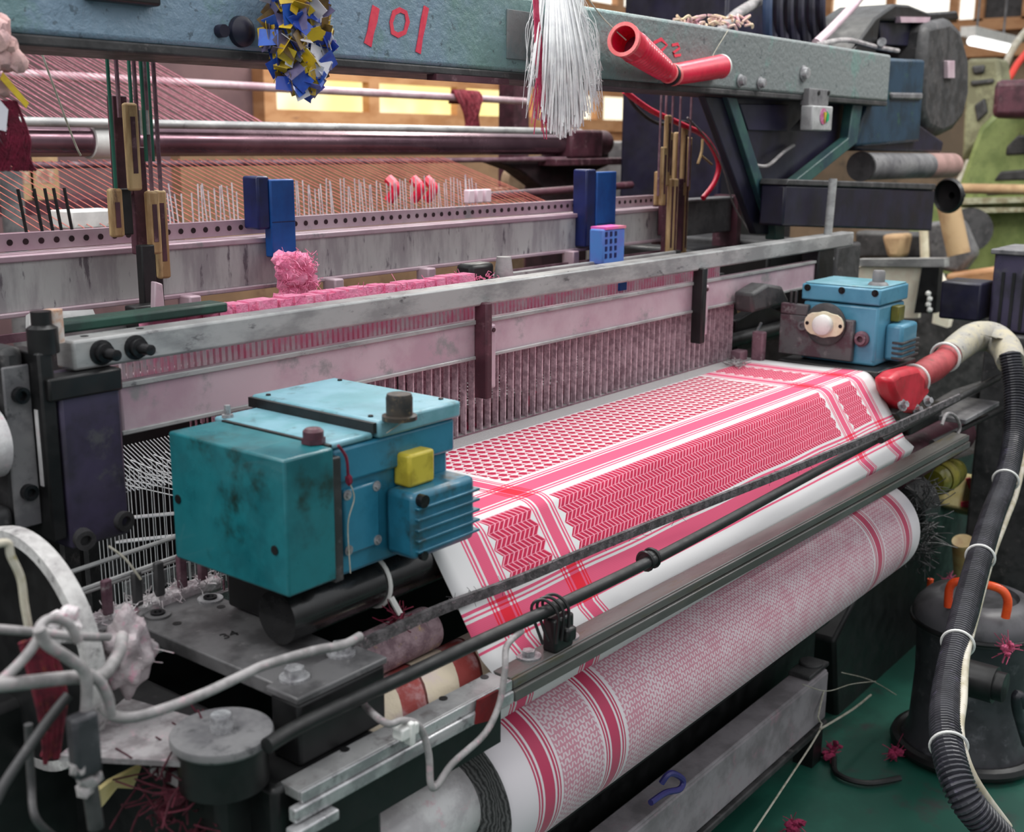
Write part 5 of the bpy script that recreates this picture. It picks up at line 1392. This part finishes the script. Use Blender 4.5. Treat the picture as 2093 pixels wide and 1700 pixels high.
mb = MB(); mb.tube([W(1352, 1600, y=.03), W(1370, 1580, y=.02), W(1395, 1592, y=.02), W(1390, 1612, y=.02), W(1360, 1620, y=.03), W(1330, 1640, y=.03)], .006, n=8); solo('violet_wire', mb, mat('violet_wire', (60, 56, 120), rough=.4), 'violet wire curled below the cloth roll', 'wire')

# ================================================================== LEFT FOREGROUND
t = thing('slay_post', 'dark violet steel post block bolted under the left end of the cap bar', 'post', (-.29, .35, .96))
mb = MB(); mb.box((-.33, .332, .965), (-.247, .385, 1.182)); put('block', mb, M_post, t, bev=.004)
mb = MB(); mb.box((-.352, .335, .98), (-.332, .40, 1.215)); put('black_side_plate', mb, M_black, t, bev=.003)
mb = MB(); mb.box((-.345, .328, 1.155), (-.245, .36, 1.1835)); put('cap_seat', mb, M_black, t, bev=.003)
socket(t, (-.315, .333, .978), (-.2, -1, -.1), .013, .014, M_dgrey); socket(t, (-.258, .34, .985), (.1, -1, 0), .013, .016, M_dgrey)
mb = MB(); mb.lathe([(.018, 0), (.018, .03), (.012, .034), (.012, .05), (0, .05)], (-.335, .35, 1.212), n=18); put('knob', mb, M_black, t)
mb = MB(); mb.cyl((-.318, .352, 1.222), (-.318, .352, 1.262), .011, n=16); put('pale_pin', mb, mat('pale_tan_pin', (206, 196, 190), (196, 150, 120), rough=.5, scale=60), t)
t = thing('u_bracket', 'grey U-shaped bracket at the left edge holding a film-wrapped roll', 'bracket', (-.38, .38, 1.0))
mb = MB(); mb.box((-.384, .36, 1.0), (-.354, .42, 1.222)); mb.box((-.60, .36, 1.19), (-.384, .42, 1.222)); mb.box((-.60, .36, 1.0), (-.384, .42, 1.03)); put('bracket', mb, M_dgrey, t, bev=.01)
mb = MB(); mb.box((-.386, .356, 1.0), (-.352, .3605, 1.20)); put('face', mb, M_grey, t, bev=.002)
for z in (1.165, 1.045): socket(t, (-.368, .357, z), (0, -1, 0), .010, .010, M_blackbolt)
mb = MB(); mb.cyl((-.46, .38, 1.11), (-.392, .38, 1.11), .045, n=28); solo('film_wrapped_roll', mb, M_core, 'roll wrapped in crinkled clear film inside the U bracket at the left edge', 'roll')
mb = MB(); mb.box((-.351, .36, 1.06), (-.3505, .372, 1.15)); mb.box((-.353, .345, 1.05), (-.349, .352, 1.145)); solo('film_strip', mb, M_core, 'narrow strip of clear film beside the dark post', 'film')
mb = MB(); mb.prism([W(60, 640, y=.6), W(190, 632, y=.6), W(200, 655, y=.55), W(60, 668, y=.55)], (0, .01, -.004)); solo('pale_rail_plate', mb, M_alu, 'pale metal plate behind the cap bar at the left edge', 'plate')
q = W(205, 660, y=.43); mb = MB(); mb.box((-.28, .40, 1.222), (-.02, .44, 1.236)); solo('green_strap', mb, M_green, 'dark green strap lying behind the left end of the cap bar', 'strap', bev=.003)

# oiled plate, clamp and disc
t = thing('oiled_plate', 'oily black mounting plate under the teal gearbox, two washers at its back, marked 34', 'plate', (-.245, .13, .862))
mb = MB(); mb.prism([(-.302, .262, .862), (-.302, -.01, .862), (-.186, -.01, .862), (-.178, .285, .862)], (0, 0, .018)); pt = put('plate', mb, M_blackplate, t, bev=.002)
for px, py in ((430, 1226), (323, 1258)):
    p = W(px, py, z=.88); w = MB(); w.lathe([(.007, 0), (.0165, 0), (.0165, .003), (.007, .003)], (p.x, p.y, .88), n=26, close=True)
    wo = put('washer', w, M_bolt if px > 400 else M_blackplate, t); mb = MB(); mb.lathe([(0, .0), (.009, 0), (.009, .005), (.005, .005), (.004, .002), (0, .002)], (p.x, p.y, .8805), n=18); put('cap_screw', mb, M_blackbolt, wo)
for px, py in ((362, 1274), (452, 1240)):
    p = W(px, py, z=.88); mb = MB(); mb.cyl((p.x, p.y, .8795), (p.x, p.y, .8806), .0055, n=14); put('hole', mb, M_black, pt)
cu = bpy.data.curves.new('stamp', 'FONT'); cu.body = '34'; cu.size = .022; cu.extrude = .0004
tmp = bpy.data.objects.new('stamp', cu); COL.objects.link(tmp)
dg = bpy.context.evaluated_depsgraph_get(); me = bpy.data.meshes.new_from_object(tmp.evaluated_get(dg)); bpy.data.objects.remove(tmp)
mb = MB(); mb.bm.from_mesh(me); bmesh.ops.transform(mb.bm, matrix=Matrix.Translation(W(458, 1306, z=.8804)) @ Matrix.Rotation(-.15, 4, 'Z'), verts=mb.bm.verts); put('stamped_number', mb, M_black, pt, flat=True)
t = thing('clamp_block', 'black clamp block with two bolts and washers at the front of the oiled plate', 'clamp', (-.245, -.035, .80))
mb = MB(); mb.box((-.312, -.058, .80), (-.18, -.012, .874)); put('block', mb, M_black, t, bev=.004)
mb = MB(); mb.box((-.315, -.060, .8745), (-.178, -.008, .883)); put('top_plate', mb, M_blackplate, t, bev=.002)
for px, py in ((602, 1384), (697, 1334)):
    p = W(px, py, z=.884); w = MB(); w.lathe([(0, 0), (.017, 0), (.017, .003), (0, .003)], (p.x, p.y, .883), n=26); wo = put('washer', w, M_bolt, t)
    mb = MB(); mb.hexa((p.x, p.y, .886), (0, 0, 1), .0115, .010); put('bolt_head', mb, M_bolt, wo)
t = thing('flanged_disc', 'round grey flanged disc with a bolt through its centre at lower left', 'pulley', (-.383, -.018, .80))
mb = MB(); mb.lathe([(0, .0), (.05, .0), (.0535, .004), (.0535, .010), (.0525, .0118), (.02, .0122), (0, .0122)], (-.383, -.018, .849), n=56); put('disc', mb, M_grey, t)
mb = MB(); mb.lathe([(0, 0), (.047, 0), (.047, .045), (0, .045)], (-.383, -.018, .803), n=44); put('hub', mb, M_black, t)
mb = MB(); mb.lathe([(.0118, .0), (.0118, .016), (.0105, .0185), (0, .0185)], (-.383, -.018, .861), n=26); put('bolt', mb, M_bolt, t)
mb = MB(); mb.box((-.42, .0, .80), (-.30, .06, .815)); mb.prism([(-.50, .10, .835), (-.42, -.02, .835), (-.36, .06, .835), (-.38, .16, .835)], (0, 0, .006)); solo('worn_bracket_plate', mb, mat('worn_bright_plate', (150, 146, 147), (112, 106, 108), (176, 146, 154), rough=.5, metal=0, scale=30), 'worn pale plate beneath the flanged disc at lower left', 'plate')

# comb of upright lugs
t = thing('lug_comb', 'row of small dark upright lugs on a lint-white strip behind the oiled plate', 'comb', (-.25, .28, .88))
mb = MB(); mb.box((-.36, .272, .872), (-.15, .30, .892)); put('strip', mb, M_whitelint, t, bev=.006)
for k, (px, py) in enumerate(((222, 1238), (283, 1220), (328, 1200), (374, 1184), (416, 1168))):
    p = W(px, py, y=.27); mb = MB(); mb.box((p.x - .0065, .268, p.z - .012), (p.x + .0065, .276, p.z + .034)); lg = put('lug', mb, M_dgrey if k in (1, 2) else M_dirtpink, t, bev=.0025)
for z, y in ((.935, .29), (.922, .31), (.945, .33)):
    mb = MB(); mb.cyl((-.39, y, z - .008), (-.11, y, z), .0032, n=8); put('wire', mb, M_alu, t)
mb = MB(); mb.fuzz(lambda: V((random.uniform(-.36, -.15), random.uniform(.26, .30), .893)), 160, .014, .0008); lo = put('lint', mb, M_whitelint, t); lo['kind'] = 'stuff'
mb = MB(); mb.tube([W(222, 1116, y=.26), W(256, 1142, y=.25), W(288, 1184, y=.24)], .0016, n=6); solo('loose_wire_end', mb, M_string, 'loose pale wire end lying across the lugs', 'wire')

# wheel
wc_ = []
import itertools
Pw = [W(60, 1085, x=-.44), W(150, 1180, x=-.44), W(215, 1370, x=-.44)]
(y1, z1), (y2, z2), (y3, z3) = [(p.y, p.z) for p in Pw]
A_ = y1 * (z2 - z3) - z1 * (y2 - y3) + y2 * z3 - y3 * z2
B_ = (y1 * y1 + z1 * z1) * (z3 - z2) + (y2 * y2 + z2 * z2) * (z1 - z3) + (y3 * y3 + z3 * z3) * (z2 - z1)
C_ = (y1 * y1 + z1 * z1) * (y2 - y3) + (y2 * y2 + z2 * z2) * (y3 - y1) + (y3 * y3 + z3 * z3) * (y1 - y2)
cy, cz = -B_ / (2 * A_), -C_ / (2 * A_); rw = math.hypot(y1 - cy, z1 - cz)
print('WHEEL', cy, cz, rw)
t = thing('flywheel', 'large black wheel with a worn white rim at the left edge', 'wheel', (-.46, cy, cz - rw))
mb = MB(); mb.lathe([(rw - .012, -.011), (rw, -.010), (rw + .002, 0), (rw, .010), (rw - .012, .011)], (-.448, cy, cz), (1, 0, 0), 64, close=True); put('rim', mb, mat('worn_white_rim', (196, 194, 192), (150, 146, 146), (90, 88, 88), rough=.6, scale=16, bump=.3), t)
mb = MB(); mb.lathe([(0, -.010), (rw - .01, -.010), (rw - .01, .010), (0, .010)], (-.448, cy, cz), (1, 0, 0), 64); put('disc', mb, M_black, t)

# wires at lower left
def wire(name, pix, r, m_, lbl, cat_='wire', y=None):
    mb = MB(); mb.tube([W(px, py, y=yy) for px, py, yy in pix], r, n=10)
    return solo(name, mb, m_, lbl, cat_)


wire('grey_conduit', [(205, 1440, -.02), (232, 1462, -.03), (290, 1462, -.05), (400, 1424, -.06), (500, 1378, -.06), (545, 1358, -.062), (640, 1330, -.07), (700, 1318, -.07), (735, 1300, -.06)], .0052, M_gcord, 'grey cable running from lower left over the clamp block', 'cable')
wire('pink_grey_cable', [(-20, 1402, -.06), (60, 1394, -.05), (150, 1384, -.04), (205, 1382, -.03), (240, 1340, .0), (250, 1300, .05)], .0062, M_gcord, 'pink-tinged cable crossing from the left edge', 'cable')
wire('slanting_cable', [(-10, 1402, -.05), (40, 1355, -.05), (75, 1310, -.05), (82, 1280, -.045), (105, 1264, -.04), (140, 1275, -.04), (160, 1310, -.04)], .0045, M_gcord, 'pale cable looping round the knot at the left edge', 'cable')
wire('forked_cable', [(80, 1285, -.055), (95, 1315, -.055), (140, 1345, -.055), (172, 1372, -.055), (178, 1420, -.055), (172, 1490, -.055)], .0055, M_gcord, 'grey cable dropping from the knot to a plug', 'cable')
wire('thin_cable', [(180, 1375, -.05), (205, 1395, -.05), (222, 1430, -.05), (226, 1462, -.05)], .005, M_gcord, 'short grey cable branching from the knot', 'cable')
wire('horizontal_cable', [(-20, 1284, .0), (80, 1292, .0), (150, 1300, .0), (222, 1302, .02)], .0042, M_gcord, 'thin grey cable crossing behind the knot', 'cable')
wire('yellow_green_wire', [(-10, 1112, .05), (16, 1110, .05), (22, 1135, .05), (42, 1180, .05), (50, 1235, .05), (58, 1280, .05)], .0038, M_cord, 'yellow-green wire hanging down in front of the black wheel')
wire('dark_lead', [(170, 1490, -.055), (172, 1540, -.055), (180, 1580, -.055), (196, 1690, -.055)], .0075, M_dgrey, 'dark lead hanging down below the plug', 'cable')
wire('thin_dark_cable', [(140, 1420, -.02), (100, 1470, -.02), (50, 1540, -.02), (10, 1600, -.02), (-10, 1640, -.02)], .005, M_dgrey, 'thin dark cable slanting to the lower left corner', 'cable')
wire('grey_floor_lead', [(58, 1480, .02), (64, 1600, .02), (72, 1670, .0), (110, 1710, .0)], .004, M_dgrey, 'thin grey lead hanging in the lower left corner', 'cable')
p = W(172, 1520, y=-.058); mb = MB(); mb.box((p.x - .013, -.066, p.z - .03), (p.x + .013, -.05, p.z + .03)); solo('plug', mb, M_vac, 'clear grey plug on the hanging grey cable', 'plug', bev=.004)
p = W(172, 1578, y=-.058); mb = MB()
for j in range(8): mb.ball(p + V((random.uniform(-.012, .012), 0, random.uniform(-.018, .018))), random.uniform(.006, .011), (1, 1, 1), 1, .2)
solo('tape_knot', mb, M_gcord, 'knot of grey tape under the plug', 'tape')
p = W(92, 1420, y=.03); mb = MB()
for k in range(26): mb.tube([p + V((random.uniform(-.02, .015), 0, .06)), p + V((random.uniform(-.015, .015), -.01, 0)), p + V((random.uniform(-.008, .01), 0, -.05 - random.uniform(0, .02)))], .0025, n=5)
solo('crimson_threads', mb, mat('crimson_thread_bundle', (112, 28, 46), (74, 16, 32), (130, 64, 36), rough=.9, scale=50), 'bundle of crimson threads hanging at lower left behind the cables', 'threads', kind='stuff')
p = W(125, 1290, y=.02); mb = MB()
for j in range(9): mb.ball(p + V((random.uniform(-.014, .014), random.uniform(0, .01), random.uniform(-.014, .014))), random.uniform(.006, .01), (1, 1, 1), 2, .2)
solo('grey_rag_knot', mb, M_whitelint, 'knot of grey rag behind the looping cables at the left edge', 'rag')
p = W(262, 1330, y=.12); mb = MB()
mb.ball(p, .03, (.9, .8, 1.5), 4, .0)
for v in mb.bm.verts: v.co += (v.co - p) * (.35 * math.sin(v.co.x * 190) * math.sin(v.co.y * 170 + 1) * math.sin(v.co.z * 150))
mb.fuzz([p], 40, .03, .0006); solo('white_pink_lint', mb, mat('grey_pink_rag', (176, 166, 168), (150, 136, 140), (190, 140, 156), rough=1, scale=30, bump=.6, bscale=120), 'white and pink lint heap left of the oiled plate', 'lint')
mb = MB(); mb.prism([W(190, 1625, y=.1), W(225, 1598, y=.1), W(290, 1565, y=.1), W(272, 1612, y=.1), W(240, 1610, y=.1), W(200, 1660, y=.1)], (0, .004, .002)); solo('cream_paper_scrap', mb, M_paper, 'torn cream paper scrap in the dark at lower left', 'paper')
p = W(385, 1625, y=.02); mb = MB(); mb.fuzz(lambda: p + V((random.uniform(-.05, .06), random.uniform(-.03, .03), random.uniform(-.05, .05))), 150, .04, .0012)
for j in range(12): mb.ball(p + V((random.uniform(-.03, .04), random.uniform(-.02, .02), random.uniform(-.04, .03))), random.uniform(.008, .015), (1, 1, 1), 1, .3)
solo('maroon_lint', mb, mat('dark_maroon_lint', (84, 24, 40), (56, 14, 26), rough=1, scale=60), 'dark maroon lint hanging below the flanged disc', 'lint', kind='stuff')

# wires looped over the rail
wire('looped_grey_wire', [(728, 1396, -.03), (745, 1440, -.06), (790, 1478, -.118), (825, 1472, -.12), (858, 1486, -.12), (876, 1540, -.125), (880, 1600, -.13), (892, 1606, -.13), (925, 1560, -.13), (990, 1500, -.125), (1020, 1440, -.122), (1032, 1370, -.12), (1036, 1320, -.105), (1066, 1290, -.09)], .0042, M_gcord, 'grey wire looped down in front of the slotted rail')
mb = MB(); p = W(832, 1492, y=-.12); mb.box((p.x - .016, -.128, p.z - .006), (p.x + .012, -.112, p.z + .008)); mb.box((p.x - .004, -.13, p.z - .016), (p.x + .004, -.118, p.z + .012)); solo('wire_clip', mb, M_white, 'small white clip holding the looped wire to the rail', 'clip', bev=.002)
mb = MB(); mb.prism([W(978, 1432, y=-.108), W(1020, 1410, y=-.108), W(1012, 1470, y=-.108), W(972, 1480, y=-.108)], (0, .003, 0)); solo('dark_red_cloth', mb, mat('dark_red_rag', (110, 12, 18), (80, 8, 14), rough=.9), 'dark red rag tucked under the rail at the cloth edge', 'rag')

# ================================================================== FAR RIGHT BACKGROUND
t = thing('green_loom', 'apple green loom standing in the background at the right edge', 'loom', (5.4, .9, 0))
X = 5.4


def px_(mb, pix, x, dx):
    return mb.prism([W(a, b, x=x) for a, b in pix], (dx, 0, 0))


mb = MB(); px_(mb, [(2000, 260), (2040, 222), (2140, 215), (2140, 430), (1960, 440), (1950, 400)], X, .25); body = put('casting', mb, M_greenloom, t, bev=.03)
for pix in ([(2056, 300), (2080, 276), (2140, 276), (2140, 312), (2054, 318)], [(2044, 350), (2140, 342), (2140, 366), (2030, 370)], [(2020, 385), (2140, 380), (2140, 392), (2014, 400)]):
    mb = MB(); px_(mb, pix, X - .01, .05); put('dark_recess', mb, M_dgrey, body, bev=.01)
mb = MB(); px_(mb, [(1975, 120), (2040, 118), (2050, 190), (2060, 230), (1990, 300), (1965, 330)], X + .3, .2); put('upper_casting', mb, mat('drab_olive_casting', (150, 150, 118), (118, 116, 90), (86, 76, 60), rough=.6, scale=4, lo=.45, hi=.55), t, bev=.02)
for pix in ([(1985, 135), (2012, 132), (2010, 150), (1988, 152)], [(1990, 215), (2012, 200), (2018, 230), (1996, 250)], [(1982, 165), (2030, 160), (2030, 170), (1984, 176)]):
    mb = MB(); px_(mb, pix, X + .28, .05); put('dark_recess', mb, M_dgrey, t, bev=.01)
for pix in ([(1955, 405), (2140, 402), (2140, 412), (1955, 418)], [(1948, 425), (2140, 424), (2140, 432), (1948, 436)]):
    mb = MB(); px_(mb, pix, X - .06, .06); put('pale_bar', mb, mat('pale_olive_bar', (176, 176, 150), (140, 132, 104), rough=.6) if 'pale_olive_bar' not in bpy.data.materials else bpy.data.materials['pale_olive_bar'], t)
for pix, m_ in (([(1990, 440), (2060, 436), (2030, 500), (2000, 505)], M_greenloom), ([(2060, 440), (2140, 440), (2140, 500), (2080, 505)], M_wood), ([(1945, 505), (2140, 508), (2140, 522), (1945, 520)], M_cream)):
    mb = MB(); px_(mb, pix, X + .1, .1); put('lower_casting', mb, m_, t, bev=.015)
mb = MB(); mb.box((X + .05, .3, 0), (X + .15, 1.4, 1.2)); put('base', mb, M_greenloom, t, bev=.02)
mb = MB(); mb.cyl(W(1960, 385, x=X - .3), W(2120, 388, x=X - .3), .025, n=12); put('shaft', mb, M_card, t)
mb = MB(); mb.cyl(W(1980, 470, x=X - .1), W(1982, 470, x=X - .4), .11, n=30); put('pulley', mb, M_dgrey, t)
mb = MB(); px_(mb, [(1950, 430), (2140, 420), (2140, 520), (1990, 540), (1940, 500)], X + .2, .3); put('lower_case', mb, M_card, t, bev=.02)
wire('tan_rope', [(1950, 395, 1.3), (1990, 310, 1.3), (2010, 240, 1.3), (2040, 170, 1.3), (2070, 100, 1.3), (2100, 60, 1.3)], .022, M_cord, 'tan rope slanting up in front of the green loom', 'rope')
wire('orange_red_rope', [(2045, 175, 1.2), (2062, 160, 1.2), (2080, 130, 1.2), (2104, 100, 1.2)], .02, mat('orange_red_cord', (226, 60, 44), rough=.6), 'orange-red cord at the right edge above the green loom', 'rope')
mb = MB(); q = W(2070, 215, x=5.0); mb.box((5.0, q.y - .25, q.z - .06), (5.3, q.y + .1, q.z + .12)); solo('dark_drum_box', mb, M_maroon, 'dark maroon box above the green loom at the right edge', 'box', bev=.03)
t = thing('pale_panel', 'bright cream panel with a black strip behind the blue gearbox', 'board', (3.6, .9, 0))  # pale panel where the background beyond the gearbox is bright cream
mb = MB(); px_(mb, [(1752, 545), (1884, 543), (1876, 650), (1750, 650)], 3.6, .03); put('panel', mb, mat('cream_board', (246, 240, 220), (240, 226, 206), rough=.6), t)
mb = MB(); px_(mb, [(1752, 530), (1930, 528), (1930, 546), (1752, 544)], 3.58, .06); put('top_rail', mb, M_alu, t)
mb = MB(); px_(mb, [(1884, 546), (1920, 546), (1912, 640), (1868, 640)], 3.55, .05); put('black_strip', mb, M_black, t)
for k in range(4):
    q = W(1897 + (k % 2) * 3, 600 + k * 11, x=3.545); mb = MB(); mb.ball(q, .012, (1, 1, 1), 1); put('indicator', mb, M_white, t)
mb = MB(); px_(mb, [(1920, 560), (1938, 600), (1944, 640), (1936, 670), (1905, 660), (1912, 600)], 3.9, .05); solo('cream_flap', mb, bpy.data.materials['cream_board'], 'cream curved sheet right of the black strip behind the gearbox', 'sheet')
t = thing('background_machinery', 'brown and grey machinery clutter behind the drive side', 'machine', (4.4, .7, 0))
for k, (pix, m_) in enumerate((([(1745, 472), (1905, 476), (1900, 530), (1748, 530)], M_dgrey), ([(1890, 455), (1960, 450), (1990, 520), (1960, 560), (1900, 548)], M_grey), ([(1930, 560), (2040, 545), (2040, 620), (1940, 640)], M_wood), ([(1800, 480), (1850, 478), (1840, 528), (1812, 528)], M_card))):
    mb = MB(); px_(mb, pix, 4.5 - .06 * k, .12); put(('dark_case', 'grey_case', 'brown_case', 'tan_case')[k], mb, m_, t, bev=.02)
mb = MB(); mb.box((4.32, .2, 0), (4.6, 1.2, .86)); put('base', mb, M_dgrey, t, bev=.02)
mb = MB(); mb.cyl(W(1930, 380, x=4.3), W(1960, 520, x=4.3), .05, n=14); put('column', mb, M_card, t)
mb = MB(); mb.cyl(W(1888, 470, x=4.2), W(1891, 540, x=4.2), .02, n=10); put('pale_lever', mb, M_cream, t)
mb = MB(); mb.box((5.6, -.4, 0), (6.0, 2.6, .75)); solo('machine_bed', mb, mat('brown_machine_bed', (120, 90, 66), (90, 70, 52), (80, 80, 78), rough=.7, scale=3), 'long brown machine bed low in the far right background', 'machine', bev=.03)

# ================================================================== LIGHT
w = bpy.data.worlds.new('world'); SC.world = w; w.use_nodes = True
bg = w.node_tree.nodes['Background']
wn = w.node_tree
wtc = wn.nodes.new('ShaderNodeTexCoord'); wsp = wn.nodes.new('ShaderNodeSeparateXYZ'); wn.links.new(wtc.outputs['Generated'], wsp.inputs[0])
wst = wn.nodes.new('ShaderNodeMapRange'); wst.interpolation_type = 'SMOOTHSTEP'
wst.inputs[1].default_value = -.12; wst.inputs[2].default_value = .60; wst.inputs[3].default_value = .12; wst.inputs[4].default_value = .98
wn.links.new(wsp.outputs[2], wst.inputs[0]); wn.links.new(wst.outputs[0], bg.inputs[1])
bg.inputs[0].default_value = (.95, .97, 1.0, 1)


def area(name, loc, size, power, target, color=(1, 1, 1), sy=None):
    l = bpy.data.lights.new(name, 'AREA'); l.energy = power; l.size = size; l.color = color
    if sy: l.shape = 'RECTANGLE'; l.size_y = sy
    o = bpy.data.objects.new(name, l); COL.objects.link(o); o.location = loc
    o.rotation_euler = (V(target) - V(loc)).to_track_quat('-Z', 'Y').to_euler()
    return o


area('ceiling_tubes_front', (.2, .75, 3.2), 2.6, 27, (.2, .3, .9), (1, .99, .97), .6)
area('ceiling_tubes_middle', (2.2, .9, 3.3), 2.6, 27, (2.0, .4, .9), (1, .99, .97), .6)
area('left_fill', (-2.2, .3, 3.0), 2.0, 26, (-.4, .1, .9), (1, .99, .97), .5)  # added fill lamp from the left, no real fitting
area('pale_panel_fill', (3.0, -.9, 3.3), 2.2, 50, (3.8, .9, .9), (1, .98, .94), .5)  # added lamp, brightens the pale panel behind the blue gearbox
area('ceiling_tubes_back', (4.0, 2.8, 3.4), 3, 70, (3.5, 3.0, .8), (1, .96, .88), .5)
SC.view_settings.view_transform = 'Standard'
SC.view_settings.look = 'None'
SC.view_settings.gamma = 1.0
SC.view_settings.use_curve_mapping = False
SC.view_settings.exposure = .32
